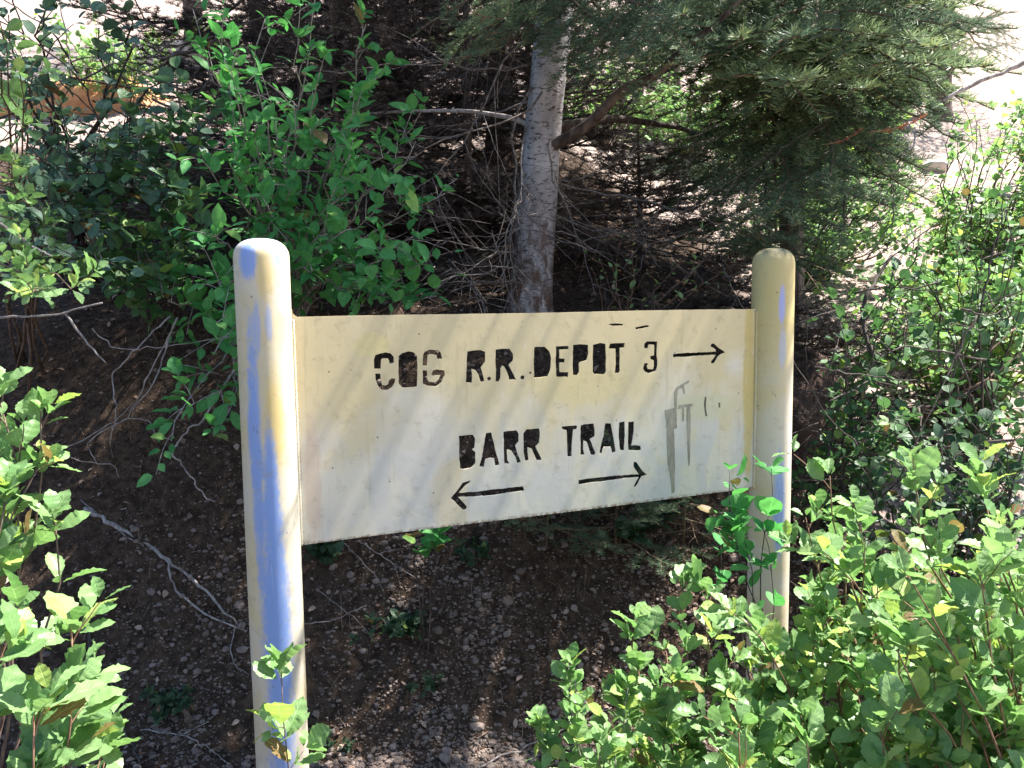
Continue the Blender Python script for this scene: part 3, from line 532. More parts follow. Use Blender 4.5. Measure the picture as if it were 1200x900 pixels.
def shrub(name, label, cat, base, tips, leaf, bark, shape='serrate', lod=5, size=.03, group=None, seed=1, stem_r=.005,
          twigs=7, tlen=.16, nodes=6, per=3, up=.3, start=.3, jit=.03, keep=1.0, spread=.9, bias=(0, 0, .25), scatter=.04):
    """tips: stem end points; every stem carries side twigs, every twig carries leaf clusters"""
    rng = np.random.default_rng(seed); base = np.asarray(base, float)
    st = MB(); fo = MB(); LP = []; LD = []; LN = []; LS = []
    def foliate(P, n, s0=.2):
        for t in np.linspace(s0, 1, n):
            q = interp(P, np.array([t]))[0]; q2 = interp(P, np.array([max(0, t-.08)]))[0]; d = nrm(q-q2+1e-9)
            k = max(1, int(rng.poisson(per*.35)+per*.65+.5)); ph = rng.random()*6.28
            e1 = nrm(np.cross(d, [.2, .1, 1])); e2 = np.cross(d, e1)
            for m in range(k):
                if rng.random() > keep: continue
                a = ph+m*2*PI/k+rng.normal(0, .3); o = e1*math.cos(a)+e2*math.sin(a)
                dd = nrm(o*rng.uniform(.6, 1.1)+d*rng.uniform(.35, 1.0)+np.array([0, 0, .15+.25*(shape == 'serrate')]))
                sg_ = .35 if shape != 'serrate' else .6; nn = np.array([rng.normal(0, sg_)+.15, rng.normal(0, sg_)-.15, 1.0])+d*.25
                LP.append(q+dd*size*.12); LD.append(dd); LN.append(nn); LS.append(size*rng.uniform(.4, 1.2)*(1 if t < .97 else .7))
    for tip in tips:
        tip = np.asarray(tip, float); L = np.linalg.norm(tip-base)
        b0 = base+np.array([rng.normal(0, scatter), rng.normal(0, scatter), 0]); b0[2] = min(b0[2], float(ground_z(b0[0], b0[1]))+.0)-.02 if base[2]-float(ground_z(base[0], base[1])) < .05 else b0[2]
        P = curve(b0, tip, rng, up, 12, jit)
        st.tube(P, np.linspace(stem_r, stem_r*.22, 12), 6)
        nt_ = max(2, int(twigs*rng.uniform(.75, 1.25)))
        for t in np.linspace(start, .97, nt_):
            q = interp(P, np.array([t]))[0]; d = nrm(interp(P, np.array([min(1, t+.05)]))[0]-interp(P, np.array([t-.05]))[0])
            r = nrm(rng.normal(0, 1, 3)); e = nrm(d*.6+r*spread+np.array(bias)); l = tlen*rng.uniform(.5, 1.2)*(1-.35*t)
            Q = curve(q, q+e*l, rng, .12, 6, .03); st.tube(Q, np.linspace(stem_r*.42*(1-.4*t), stem_r*.14, 6), 4, cap=False)
            foliate(Q, max(2, int(nodes*rng.uniform(.6, 1.2))))
        foliate(P, max(3, nodes), .72)
    if LP:
        add_leaves(fo, LP, LD, LN, np.array(LS), shape, lod, 0, rng)
    root = empty(name, base, label, cat, group)
    for nm, m_, mat in (('stems', st, bark), ('foliage', fo, leaf)):
        if m_.n:
            for i in range(len(m_.v)): m_.v[i] = m_.v[i]-base
            m_.build(nm, mat, root)
    return root
def blob_tips(n, c, r, seed):
    g = np.random.default_rng(seed); d = nrm(g.normal(0, 1, (n, 3)))*(g.random((n, 1))**.4); return np.asarray(c)+d*np.asarray(r)
def tips_px(L):  return [at(*q) for q in L]

# ------------------------------------------------------------------ firs
def needles(mb, P, dens, ln, wd, rng, mat=0, flat=.55):
    """thin needles all round a shoot, most of them to the sides and above"""
    seg = np.linalg.norm(np.diff(P, axis=0), axis=1); L = seg.sum(); n = int(L*dens)
    if n < 2: return
    t = rng.random(n); q = interp(P, t); d = nrm(interp(P, np.minimum(1, t+.03))-interp(P, np.maximum(0, t-.03)))
    s = nrm(np.cross(d, np.array([0, 0, 1.]))); u = np.cross(s, d)
    a = rng.normal(0, .75, n)+np.where(rng.random(n) < .5, 0, PI); a = np.where(rng.random(n) < .25, rng.uniform(0, PI, n), a)
    o = s*np.cos(a)[:, None]+u*(np.abs(np.sin(a))*.8-.1)[:, None]
    e = nrm(o+d*rng.uniform(.25, .75, n)[:, None]); l = ln*(rng.uniform(.7, 1.15, n)*np.where(t > .9, .7, 1))[:, None]
    wv = nrm(np.cross(e, rng.normal(0, 1, (n, 3))))*wd*.5
    V = np.stack([q-wv, q+wv, q+e*l*.75+wv*.7, q+e*l, q+e*l*.75-wv*.7], 1).reshape(-1, 3)
    i = np.arange(n)[:, None]*5; F4 = i+np.array([[0, 1, 2, 4]]); F3 = i+np.array([[4, 2, 3]])
    c = mb.n; rn = rng.random(n); tipm = (t > .93) & (rng.random(n) < .5); rn = np.where(tipm, .97, rn*.92)
    mb.add(V, F4, mat, None, rn); mb.f.append(F3+c); mb.m.append(np.full(n, mat)); mb.r.append(rn)
def bough_mesh(L, seed, dens=520, ln=.028, wd=.0023, bare=.25, side=.42, mats=None, droop=.10, name='branch', needle_keep=1.0):
    rng = np.random.default_rng(seed); mb = MB()
    t = np.linspace(0, 1, 14); P = np.stack([L*t, L*.05*np.sin(t*4+seed), -L*droop*np.sin(t*2.2)+L*.05*t**3], 1)+rng.normal(0, L*.004, (14, 3)); P[0] = 0
    mb.tube(P, np.linspace(.0075*L/1.2+.002, .0012, 14), 6, 0)
    if needle_keep > 0: needles(mb, P[int(14*max(bare, .5)):], dens*needle_keep, ln, wd, rng, 1)
    n = int(L/.068)
    for k in range(n):
        tt = bare*.5+(1-bare*.5)*k/n; sgn = 1 if k % 2 else -1; q = interp(P, np.array([tt]))[0]
        l = L*side*math.sin(PI*min(1, (tt*.85+.18)))**.8*rng.uniform(.6, 1.1)*(1.05-tt*.75)
        ang = math.radians(rng.uniform(42, 62)); d = np.array([math.cos(ang), sgn*math.sin(ang), rng.normal(-.05, .18)])
        m = 8; s = np.linspace(0, 1, m)[:, None]; Q = q+d*l*s+np.array([0, 0, -.10*l])*s*s+np.cumsum(rng.normal(0, l*.012, (m, 3)), 0)
        mb.tube(Q, np.linspace(.0026, .0008, m), 4, 0, cap=False)
        live = tt > bare*rng.uniform(.5, 1.2) and rng.random() < needle_keep
        if live: needles(mb, Q[1:], dens, ln, wd, rng, 1)
        for h in range(int(l/.05)):
            ss = .2+.8*h/max(1, l/.05); g = 1 if h % 2 else -1; q2 = interp(Q, np.array([min(1, ss)]))[0]
            a2 = math.radians(rng.uniform(35, 60))*g; e = np.array([d[0]*math.cos(a2)-d[1]*math.sin(a2), d[0]*math.sin(a2)+d[1]*math.cos(a2), rng.normal(-.1, .25)])
            l2 = l*.42*(1.1-ss)*rng.uniform(.6, 1.3)+.012; s5 = np.linspace(0, 1, 4)[:, None]; R_ = q2+e*l2*s5+np.array([0, 0, -.1*l2])*s5*s5
            mb.tube(R_, np.linspace(.0014, .0006, 4), 3, 0, cap=False)
            if live: needles(mb, R_, dens, ln, wd, rng, 1)
    o = mb.build(name, mats or [M['fir_twig'], M['needle']]); me = o.data; bpy.data.objects.remove(o); return me
def bare_mesh(L, seed, droop=.5, mat='twig_dim', fork=7):
    """dead fir limb with thin drooping side twigs"""
    rng = np.random.default_rng(seed); mb = MB(); t = np.linspace(0, 1, 12)
    P = np.stack([L*t, L*.06*np.sin(t*3+seed), -L*.12*t+L*.05*np.sin(t*6)], 1)+rng.normal(0, L*.008, (12, 3)); P[0] = 0
    mb.tube(P, np.linspace(.006, .0012, 12), 5, 0)
    for k in range(fork):
        tt = rng.uniform(.2, .98); q = interp(P, np.array([tt]))[0]; l = L*rng.uniform(.15, .5)
        d = nrm(np.array([.6, rng.normal(0, .5), -droop*rng.uniform(.2, 1.4)])); Q = curve(q, q+d*l, rng, .05, 8, .03, .15)
        mb.tube(Q, np.linspace(.0024, .0007, 8), 4, 0, cap=False)
        for h in range(rng.integers(1, 5)):
            q2 = interp(Q, np.array([rng.uniform(.2, .9)]))[0]; e = nrm(d+rng.normal(0, .7, 3)); l2 = l*rng.uniform(.15, .45)
            mb.tube(curve(q2, q2+e*l2, rng, .05, 5, .03), np.linspace(.0012, .0005, 5), 3, 0, cap=False)
    o = mb.build('bare_branch', [M[mat]]); me = o.data; bpy.data.objects.remove(o); return me
BM = {'big': [bough_mesh(1.5, s, 560, ln=.024) for s in (1, 2, 3)], 'mid': [bough_mesh(1.0, s, 760, ln=.022, wd=.0019, side=.46) for s in (4, 5, 6)],
      'small': [bough_mesh(.5, s, 560, side=.5, bare=.1) for s in (7, 8)],
      'fresh': [bough_mesh(.75, s, 760, ln=.022, wd=.0020, side=.5, bare=.1, mats=[M['fir_twig'], M['needle_fresh']]) for s in (9, 10)],
      'rust': [bough_mesh(.30, 12, 900, side=.3, bare=.0, mats=[M['twig_red'], M['needle_dead']])],
      'bare': [bare_mesh(.9, s) for s in (21, 22, 23)], 'sparse': [bough_mesh(1.0, 31, 500, side=.5, bare=.5, needle_keep=.45)]}
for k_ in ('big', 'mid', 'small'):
    BM['dark_'+k_] = []  # same boughs again, twigs and needles darkened to carry the shade
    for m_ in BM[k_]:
        q_ = m_.copy(); q_.materials.clear(); q_.materials.append(M['twig_dark']); q_.materials.append(M['needle_shaded']); BM['dark_'+k_].append(q_)
def branch(parent, kind, loc, yaw, pitch, scale=1.0, roll=0, seed=0, label=None):
    me = BM[kind][seed % len(BM[kind])]
    o = bpy.data.objects.new('bare_branch' if kind == 'bare' else 'branch', me); C.objects.link(o); o.parent = parent
    o.location = [float(q) for q in loc]; o.rotation_euler = (Matrix.Rotation(yaw, 4, 'Z') @ Matrix.Rotation(-pitch, 4, 'Y') @ Matrix.Rotation(roll, 4, 'X')).to_euler(); o.scale = (scale,)*3
    if label: o['label'] = label
    return o
def fir(x, y, h, r0, label, lean=(0, 0), z0=1.0, rad=1.5, n=50, seed=1, mat='trunk', lowest='big', arc=None, group='fir trees on the slope', name='fir_tree', bare=0, sc0=1.0, dark=False):
    rng = np.random.default_rng(seed); gz = float(ground_z(x, y)); root = empty(name, (x, y, gz), label, 'tree', group)
    mb = MB(); t = np.linspace(0, 1, 40); ax = lambda z: np.array([lean[0]*z+.02*math.sin(z*1.3+seed), lean[1]*z+.02*math.cos(z*1.1+seed)-.02*math.cos(seed), z])
    P = np.array([ax(z) for z in -.3+t*(h+.3)]); R = r0*np.maximum(.06, (1-t*.93))*(1+.7*np.exp(-np.maximum(0, t*(h+.3)-.25)/.12)*.5)
    mb.tube(P, R, 22, 0)
    # slight irregularity of the bark surface
    V = mb.v[0]; V[:, :2] += (np.stack([vnoise(V[:, 2]*2+V[:, 0]*9, V[:, 1]*30, 2.2, seed), vnoise(V[:, 2]*2+V[:, 1]*9, V[:, 0]*30, 2.2, seed+3)], 1)-.5)*r0*.16
    mb.build('trunk', M[mat], root)
    ga = rng.random()*6
    for i in range(n):
        f = i/max(1, n-1); z = z0+(h-z0-.1)*f**.9; ga += 2.4
        if arc is not None: yaw = rng.uniform(*arc) if rng.random() < .88 else ga
        else: yaw = ga+rng.normal(0, .3)
        L = rad*(1-f)**.8*rng.uniform(.75, 1.15)+.15
        kind, bl = ('big', 1.5) if L > 1.1 else ('mid', 1.0) if L > .6 else ('small', .5)
        branch(root, ('dark_' if dark else '')+kind, ax(z), yaw, math.radians(rng.uniform(-14, 10)+f*22), L/bl*sc0, rng.normal(0, .15), int(rng.integers(0, 9)))
    for i in range(bare):
        z = rng.uniform(.35, z0+.7); branch(root, 'bare', ax(z), rng.uniform(0, 6.28), math.radians(rng.uniform(-25, 12)), rng.uniform(.5, 1.1), rng.uniform(0, 6), i)
    return root, ax
# ------------------------------------------------------------------ the trees
P_ = at(622, 365, 3.25)
FX, FY = P_[0]+.012, 3.3
main, ax = fir(FX, FY, 7.5, .082, 'grey-barked fir with dark scars rising behind the sign panel', lean=(.078, .0), z0=2.25, rad=1.75, n=46, seed=5, bare=14, group='fir trees on the slope')
def mb_branch(px, py, kind, tgt, scale=None, roll=0, seed=0, root=main, axf=ax, rx=FX, ry=FY, depth_=FY):
    """limb from the trunk at the height of one point towards another point in the place"""
    a = at(px, py, depth_); gz = float(ground_z(rx, ry)); loc = axf(a[2]-gz); w0 = np.array([rx, ry, gz])+loc
    d = np.asarray(tgt)-w0; L = np.linalg.norm(d); yaw = math.atan2(d[1], d[0]); pt = math.asin(d[2]/L)
    bl = {'big': 1.5, 'mid': 1.0, 'small': .5, 'fresh': .75, 'bare': .9, 'sparse': 1.0}[kind]
    return branch(root, kind, loc, yaw, pt, (L/bl) if scale is None else scale, roll, seed)
# limb that leaves the trunk to the right and rises, and the pale dead one to the left
def limb(root, pts, r0, r1, mat, w0, name='limb'):
    P = np.array(pts, float)-np.array(w0); n = len(P); t = np.linspace(0, 1, 24); Q = interp(P, t); Q[1:-1] = (Q[:-2]+Q[1:-1]*2+Q[2:])/4
    m = MB(); m.tube(Q, np.linspace(r0, r1, 24), 8); return m.build(name, M[mat], root)
w0 = (FX, FY, float(ground_z(FX, FY)))
limb(main, [at(645, 172, 3.28), at(672, 158, 3.2), at(700, 138, 3.15), at(728, 104, 3.05), at(765, 92, 3.0), at(800, 58, 2.95), at(850, 20, 2.9), at(900, -40, 2.9)], .024, .008, 'trunk_dark', w0)
limb(main, [at(640, 155, 3.3), at(600, 138, 3.35), at(550, 130, 3.4), at(480, 130, 3.5), at(420, 134, 3.6)], .013, .004, 'twig_grey', w0)
limb(main, [at(650, 150, 3.35), at(720, 138, 3.6), at(800, 150, 3.9), at(870, 180, 4.1)], .022, .006, 'twig_dark', w0)
for k, (x, y, tx, ty, td) in enumerate([(640, 20, 480, 180, 2.9), (640, 60, 540, 330, 3.0), (635, 120, 560, 260, 2.9), (640, 150, 680, 330, 2.95), (620, 250, 500, 330, 3.0), (620, 280, 470, 300, 3.0),
                                         (620, 200, 560, 300, 2.9), (625, 270, 760, 300, 2.9), (630, 100, 470, 240, 3.0), (640, 60, 440, 120, 3.1), (640, 240, 800, 340, 3.0), (630, 220, 850, 270, 3.1), (615, 300, 500, 350, 2.9)]):
    mb_branch(x, y, 'bare', at(tx, ty, td), roll=.4*k, seed=k)
# needled boughs reaching forward above the sign
for k, (kind, tx, ty, td, sc) in enumerate([('sparse', 520, 60, 2.6, None), ('mid', 545, 30, 2.5, None), ('mid', 760, 110, 2.6, None), ('mid', 735, 60, 2.4, None), ('fresh', 540, 10, 2.4, None),
                                              ('mid', 830, 60, 2.4, None), ('mid', 760, 20, 2.1, None), ('sparse', 470, 30, 2.7, None)]):
    mb_branch(645, -40-12*k, kind, at(tx, ty, td), sc, .1*k, k)

def placed(root, kind, a, b, roll=0, seed=0, label=None):
    """bough from world point a to b under root"""
    a = np.asarray(a, float); d = np.asarray(b, float)-a; L = np.linalg.norm(d); bl = {'big': 1.5, 'mid': 1.0, 'small': .5, 'fresh': .75, 'bare': .9, 'sparse': 1.0, 'rust': .30}[kind]
    return branch(root, kind, a-np.array(root.location), math.atan2(d[1], d[0]), math.asin(d[2]/L), L/bl, roll, seed, label)
# second fir right of the trunk: low skirt of boughs, sunlit tips
x2, y2 = 1.32, 3.95
f2, ax2 = fir(x2, y2, 6.5, .062, 'dense dark fir right of the grey trunk, boughs low over the right post', z0=.55, rad=1.45, n=46, seed=8, mat='trunk_dark', arc=(.3, 2.9))
g2 = float(ground_z(x2, y2))
for k, (kind, zt, tx, ty, td) in enumerate([('mid', 1.7, 900, 250, 2.75), ('mid', 1.75, 960, 215, 2.75), ('fresh', 1.9, 1010, 90, 2.6), ('fresh', 1.95, 1130, 100, 2.8), ('mid', 1.9, 1080, 60, 2.7),
                                              ('mid', 1.8, 870, 120, 2.8), ('fresh', 2.1, 1000, 20, 2.6), ('mid', 1.6, 1050, 200, 3.1), ('fresh', 1.8, 1075, 190, 2.9),
                                              ('mid', 1.4, 870, 300, 3.0), ('fresh', 2.05, 850, 25, 2.5), ('mid', 2.1, 790, 55, 2.6), ('mid', 2.2, 1150, 20, 2.8), ('fresh', 2.1, 1060, 30, 2.3), ('fresh', 2.0, 1150, 60, 2.4), ('mid', 1.9, 1120, 150, 2.8), ('mid', 1.2, 900, 330, 3.1), ('mid', 1.3, 760, 290, 3.5), ('fresh', 1.9, 930, 70, 2.3), ('mid', 2.2, 900, 20, 2.2), ('fresh', 1.7, 1090, 230, 3.0), ('fresh', 2.0, 1160, 110, 2.9), ('mid', 1.5, 870, 250, 2.7), ('mid', 1.45, 1000, 280, 2.8), ('fresh', 1.9, 905, 120, 3.0), ('fresh', 1.7, 928, 185, 3.0), ('fresh', 1.55, 905, 240, 3.05), ('mid', 2.1, 1185, 15, 2.9), ('fresh', 2.0, 1200, 75, 3.0)]):
    o = placed(f2, kind, np.array([x2, y2, g2+zt]), at(tx, ty, td), .15*(k % 3)-.1, k)
# unseen high boughs added to the grey-barked fir, aimed to shade the sign
for k, (tx, ty, tz) in enumerate([(.45, 1.75, 2.30), (.65, 1.68, 2.38), (.85, 1.85, 2.42), (1.05, 1.95, 2.55), (.55, 1.95, 2.35), (1.25, 2.05, 2.65), (.95, 1.7, 2.6), (.75, 2.05, 2.5)]):
    zz = w0[2]+1.5+tz*.3+.05*k; placed(main, 'big', np.array([FX+.078*(zz-w0[2]), FY, zz]), (tx, ty, tz), .3*(k % 3)-.3, k)
for k, t_ in enumerate([(1.15, 1.9, 2.65), (1.5, 1.95, 2.9), (1.3, 1.75, 2.8)]):
    placed(f2, 'big', np.array([x2, y2, g2+2.3+.1*k]), t_, .3*k, k)  # further unseen boughs added on the second fir for that shade
placed(f2, 'rust', at(1015, 155, 2.75), at(1085, 133, 2.7), label='short dead rust-red spray of needles')
placed(f2, 'rust', at(965, 170, 2.8), at(1010, 150, 2.75), label='second dead rust-red spray of needles')
# backdrop firs: dark mass left of the trunk and along the slope
B = [     (-1.35, 4.7, 5.5, .06, 'dark fir behind the upper left shrub, branches down to the ground', .15, 1.0, 70, 21),
     (-.55, 4.35, 5.0, .05, 'slender dark fir just left of the grey trunk, branched to the ground', .10, 1.15, 80, 22),
     (-1.25, 6.0, 3.0, .05, 'dark fir in the second row left of the grey trunk', .15, 1.3, 60, 24),
     (-.95, 4.9, 6.0, .07, 'dark fir standing close behind the broad-leaved shrub, left of the grey trunk', .25, 1.35, 75, 11),
     (-.05, 5.5, 6.5, .09, 'tall dark fir directly behind the grey trunk', .3, 1.6, 70, 12),
     (-3.9, 10.6, 8.0, .12, 'fir high on the slope at far upper left', 1.3, 1.8, 40, 15),
     (-.9, 10.8, 8.0, .12, 'fir high on the slope left of the tall dark fir', .8, 1.9, 46, 16),
     (1.9, 9.8, 8.0, .12, 'fir high on the slope behind the gap right of the trunk', 1.6, 1.9, 40, 17),
     (4.6, 9.0, 8.0, .12, 'fir high on the slope at far upper right', 1.0, 1.9, 40, 18),
     (0.2, 12.5, 9.0, .14, 'fir farthest up the slope, seen between trunks', 1.0, 2.2, 40, 19)]
for (x, y, h, r, lab, z0, rad, n, sd) in B:
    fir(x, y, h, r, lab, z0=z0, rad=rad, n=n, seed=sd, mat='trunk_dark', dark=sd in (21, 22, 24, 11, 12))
for k, (x, y, h, lab) in enumerate([(-.98, 4.05, 2.4, 'young fir behind the top of the broad-leaved shrub'), (-.62, 4.6, 2.6, 'taller young fir in the dark gap left of the grey trunk'),
                                     (-.22, 4.15, 2.2, 'young fir filling the shade just left of the grey trunk'), (.10, 4.8, 2.3, 'young fir directly behind the grey trunk'), (-.75, 3.7, 1.3, 'lowest young fir at the top of the bank, left of the grey trunk'),
        (.62, 3.9, .75, 'low dark young fir right of the grey trunk, above the panel'), (1.22, 3.45, .6, 'squat dark young fir beside the reddish boulder'), (.82, 3.5, .5, 'squat dark young fir right behind the panel top')]):
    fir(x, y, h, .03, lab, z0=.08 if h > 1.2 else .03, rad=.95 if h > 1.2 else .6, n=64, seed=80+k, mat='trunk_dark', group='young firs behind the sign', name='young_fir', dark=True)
# little firs growing under the sign and in the shrub
def sapling(base, h, label, seed, kind='small', n=22, group='fir saplings'):
    rng = np.random.default_rng(seed); root = empty('fir_sapling', base, label, 'sapling', group); m = MB(); m.tube([(0, 0, -.03), (0.01, 0, h*.5), (0, .01, h)], [.006, .004, .0015], 6); m.build('trunk', M['fir_twig'], root)
    for i in range(n):
        f = i/n; branch(root, kind, (0, 0, h*(.12+.85*f)), i*2.4+rng.random(), math.radians(rng.uniform(-5, 25)+35*f*f), (1.1-f)*h*1.5*rng.uniform(.7, 1.1)+.1, 0, i)
    return root
g = ground_at(720, 655); sapling(g, .42, 'small dark fir sapling under the lower edge of the panel', 3)
g = ground_at(640, 640); sapling(g, .34, 'smallest fir sapling, in shade below the middle of the panel', 4)
g = ground_at(800, 640); sapling(g, .46, 'fir sapling below the panel beside the right post', 6)
g = ground_at(180, 330); sapling(g+np.array([0, .1, 0]), .75, 'fir sapling mixed into the leafy shrub at upper left', 5, 'small', 18)
g = ground_at(330, 360); sapling(g, .55, 'fir sapling with hanging sprays behind the left post', 7, 'small', 16)
# ------------------------------------------------------------------ shrubs with broad leaves
EL = 'leafy shrub'
# big shrub behind the left post, mid-green ovate leaves in the shade
gb = ground_at(330, 400)
T = tips_px([(260, 50, 2.5), (300, 80, 2.45), (350, 45, 2.4), (390, 60, 2.45), (340, 130, 2.3), (395, 150, 2.3), (420, 110, 2.5), (300, 150, 2.4), (270, 190, 2.4), (345, 200, 2.35), (400, 215, 2.3), (440, 240, 2.3),
             (480, 210, 2.4), (480, 270, 2.3), (500, 310, 2.4), (440, 300, 2.3), (380, 270, 2.25), (320, 250, 2.3), (360, 320, 2.3), (420, 340, 2.35), (250, 280, 2.2), (230, 330, 2.2), (250, 380, 2.15),
             (240, 420, 2.15), (225, 480, 2.1), (250, 500, 2.12), (205, 510, 2.1), (270, 60, 2.3), (370, 0, 2.5), (230, 10, 2.6), (490, 160, 2.6), (200, 360, 2.3), (470, 330, 2.4), (270, 340, 2.2), (420, 30, 2.6), (450, 90, 2.6), (500, 120, 2.7), (520, 230, 2.6), (280, 110, 2.3), (240, 180, 2.3), (420, 180, 2.3), (350, 160, 2.25), (510, 350, 2.5), (310, 20, 2.6)])
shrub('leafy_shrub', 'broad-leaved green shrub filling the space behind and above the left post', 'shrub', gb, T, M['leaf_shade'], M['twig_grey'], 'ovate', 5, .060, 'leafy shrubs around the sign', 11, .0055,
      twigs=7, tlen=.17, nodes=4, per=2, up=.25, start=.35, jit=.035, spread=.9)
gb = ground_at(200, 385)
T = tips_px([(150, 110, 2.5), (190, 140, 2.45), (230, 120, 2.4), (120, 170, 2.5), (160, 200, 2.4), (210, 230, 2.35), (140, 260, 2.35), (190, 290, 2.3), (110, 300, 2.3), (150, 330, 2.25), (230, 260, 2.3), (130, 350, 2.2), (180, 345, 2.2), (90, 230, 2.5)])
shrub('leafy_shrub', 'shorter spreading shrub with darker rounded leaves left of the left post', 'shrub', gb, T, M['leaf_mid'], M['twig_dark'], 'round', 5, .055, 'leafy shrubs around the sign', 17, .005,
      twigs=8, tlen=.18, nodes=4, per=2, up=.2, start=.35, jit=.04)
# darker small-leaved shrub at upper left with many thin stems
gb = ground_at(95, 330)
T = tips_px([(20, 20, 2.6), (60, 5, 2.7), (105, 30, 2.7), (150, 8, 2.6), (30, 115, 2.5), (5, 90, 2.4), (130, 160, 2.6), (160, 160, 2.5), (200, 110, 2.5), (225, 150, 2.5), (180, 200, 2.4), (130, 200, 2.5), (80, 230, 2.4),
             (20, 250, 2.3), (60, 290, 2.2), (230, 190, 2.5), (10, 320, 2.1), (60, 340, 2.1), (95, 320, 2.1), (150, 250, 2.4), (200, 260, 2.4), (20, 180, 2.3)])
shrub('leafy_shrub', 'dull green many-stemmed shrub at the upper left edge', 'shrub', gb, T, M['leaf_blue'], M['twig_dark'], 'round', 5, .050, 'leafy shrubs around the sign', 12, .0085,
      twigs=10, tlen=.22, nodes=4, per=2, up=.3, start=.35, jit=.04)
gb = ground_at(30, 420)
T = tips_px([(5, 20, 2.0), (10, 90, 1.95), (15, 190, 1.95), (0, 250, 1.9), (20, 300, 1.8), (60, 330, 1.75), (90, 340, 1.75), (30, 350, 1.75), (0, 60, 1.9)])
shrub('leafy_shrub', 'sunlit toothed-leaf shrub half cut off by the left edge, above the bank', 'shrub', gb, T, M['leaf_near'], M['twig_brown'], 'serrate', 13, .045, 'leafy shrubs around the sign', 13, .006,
      twigs=4, tlen=.14, nodes=4, per=3, up=.25, start=.5)
# near left shrub: leaves at the left edge beside the path
def gz_at(p): return (p[0], p[1], float(ground_z(p[0], p[1])))
b1 = gz_at((-.80, 1.02))
T = tips_px([(15, 440, 1.15), (30, 480, 1.1), (45, 530, 1.1), (70, 590, 1.05), (20, 520, 1.1), (0, 480, 1.1), (5, 580, 1.0)])
shrub('mahogany_shrub', 'bright toothed-leaf shrub at the left edge, upright beside the dark bank', 'shrub', b1, T, M['leaf_near'], M['twig_brown'], 'serrate', 13, .044, 'toothed-leaf shrubs in the foreground', 14, .0045,
      twigs=3, tlen=.07, nodes=4, per=3, up=.1, start=.80, spread=.8, bias=(0, 0, .5))
b2 = gz_at((-.62, .80))
T = tips_px([(20, 720, .78), (62, 735, .8), (85, 780, .85), (10, 760, .75), (60, 830, .8), (125, 845, .95), (20, 840, .75), (100, 870, .9), (50, 890, .8)])
shrub('mahogany_shrub', 'bright toothed-leaf shrub in the bottom left corner, lowest and nearest', 'shrub', b2, T, M['leaf_near'], M['twig_red'], 'serrate', 13, .046, 'toothed-leaf shrubs in the foreground', 15, .004,
      twigs=3, tlen=.06, nodes=4, per=3, up=.1, start=.74, spread=.8, bias=(0, 0, .5))
# sprig in front of the left post
b3 = gz_at((-.30, 1.12))
shrub('leafy_sprig', 'single sunlit sprig of toothed leaves in front of the left post', 'sprig', b3, tips_px([(328, 782, 1.12)]), M['leaf_near'], M['twig_brown'], 'serrate', 13, .058, None, 16, .0028, twigs=4, tlen=.05, nodes=3, per=3, up=.0, start=.80, jit=.01, scatter=0, spread=1.0)
# big right shrub
g = np.random.default_rng(5)
edge = [(640, 800), (680, 780), (655, 860), (700, 830), (735, 745), (780, 690), (800, 740), (830, 700), (860, 640), (905, 590), (930, 560), (985, 548), (1000, 600), (1075, 565), (1085, 640), (1130, 600), (1180, 590), (1195, 640)]
def inside(px, py): return py > np.interp(px, [600, 650, 740, 800, 925, 945, 1200], [880, 850, 775, 745, 715, 650, 640])
def cloud(x0, x1, y0, y1, d0, d1, n, g):
    out = []
    while len(out) < n:
        px, py = g.uniform(x0, x1), g.uniform(y0, y1)
        if inside(px, py): out.append(at(px, py, g.uniform(d0, d1)))
    return out
RS = [((.30, 1.32), cloud(700, 860, 700, 960, 1.25, 1.55, 10, g)+tips_px([(740, 745, 1.45), (790, 690, 1.5), (830, 700, 1.5)]), 'bright toothed-leaf shrub at the lower right, left part below the right post', .044, 21),
      ((.66, 1.42), cloud(820, 1080, 620, 900, 1.25, 1.65, 30, g)+tips_px([(935, 600, 1.45), (985, 560, 1.35), (1010, 630, 1.4)]), 'bright toothed-leaf shrub in front of the foot of the right post', .044, 22),
      ((.92, 1.22), cloud(980, 1230, 620, 900, 1.0, 1.4, 28, g)+tips_px([(1075, 560, 1.2), (1085, 600, 1.2), (1150, 585, 1.15), (1190, 600, 1.1)]), 'bright toothed-leaf shrub in the bottom right corner with upright pale shoots', .044, 23),
      ((.48, 1.10), cloud(850, 1100, 800, 1000, .9, 1.2, 12, g), 'bright toothed-leaf shrub lowest at the bottom edge, right of the middle', .042, 24),
      ((1.45, 1.9), cloud(1000, 1260, 600, 760, 1.7, 2.1, 20, g), 'bright toothed-leaf shrub behind the corner shrub at the right edge', .044, 25)]
for (bx, by), T, lab, sz, sd in RS:
    shrub('mahogany_shrub', lab, 'shrub', gz_at((bx, by)), T, M['leaf_near'], M['twig_red'], 'serrate', 13, sz, 'toothed-leaf shrubs in the foreground', sd, .0042, twigs=6, tlen=.11, nodes=4, per=3, up=.15, start=.45, spread=.8, bias=(0, 0, .45))
shrub('mahogany_shrub', 'thin lone shoots of toothed leaves at the bottom, left of the large right shrub', 'shrub', gz_at((.16, 1.32)), tips_px([(640, 850, 1.35), (672, 775, 1.35), (688, 800, 1.33), (720, 880, 1.3), (735, 800, 1.4)]), M['leaf_near'], M['twig_grey'], 'serrate', 13, .036,
      'toothed-leaf shrubs in the foreground', 26, .003, twigs=5, tlen=.06, nodes=4, per=3, up=.05, start=.72, spread=.9)
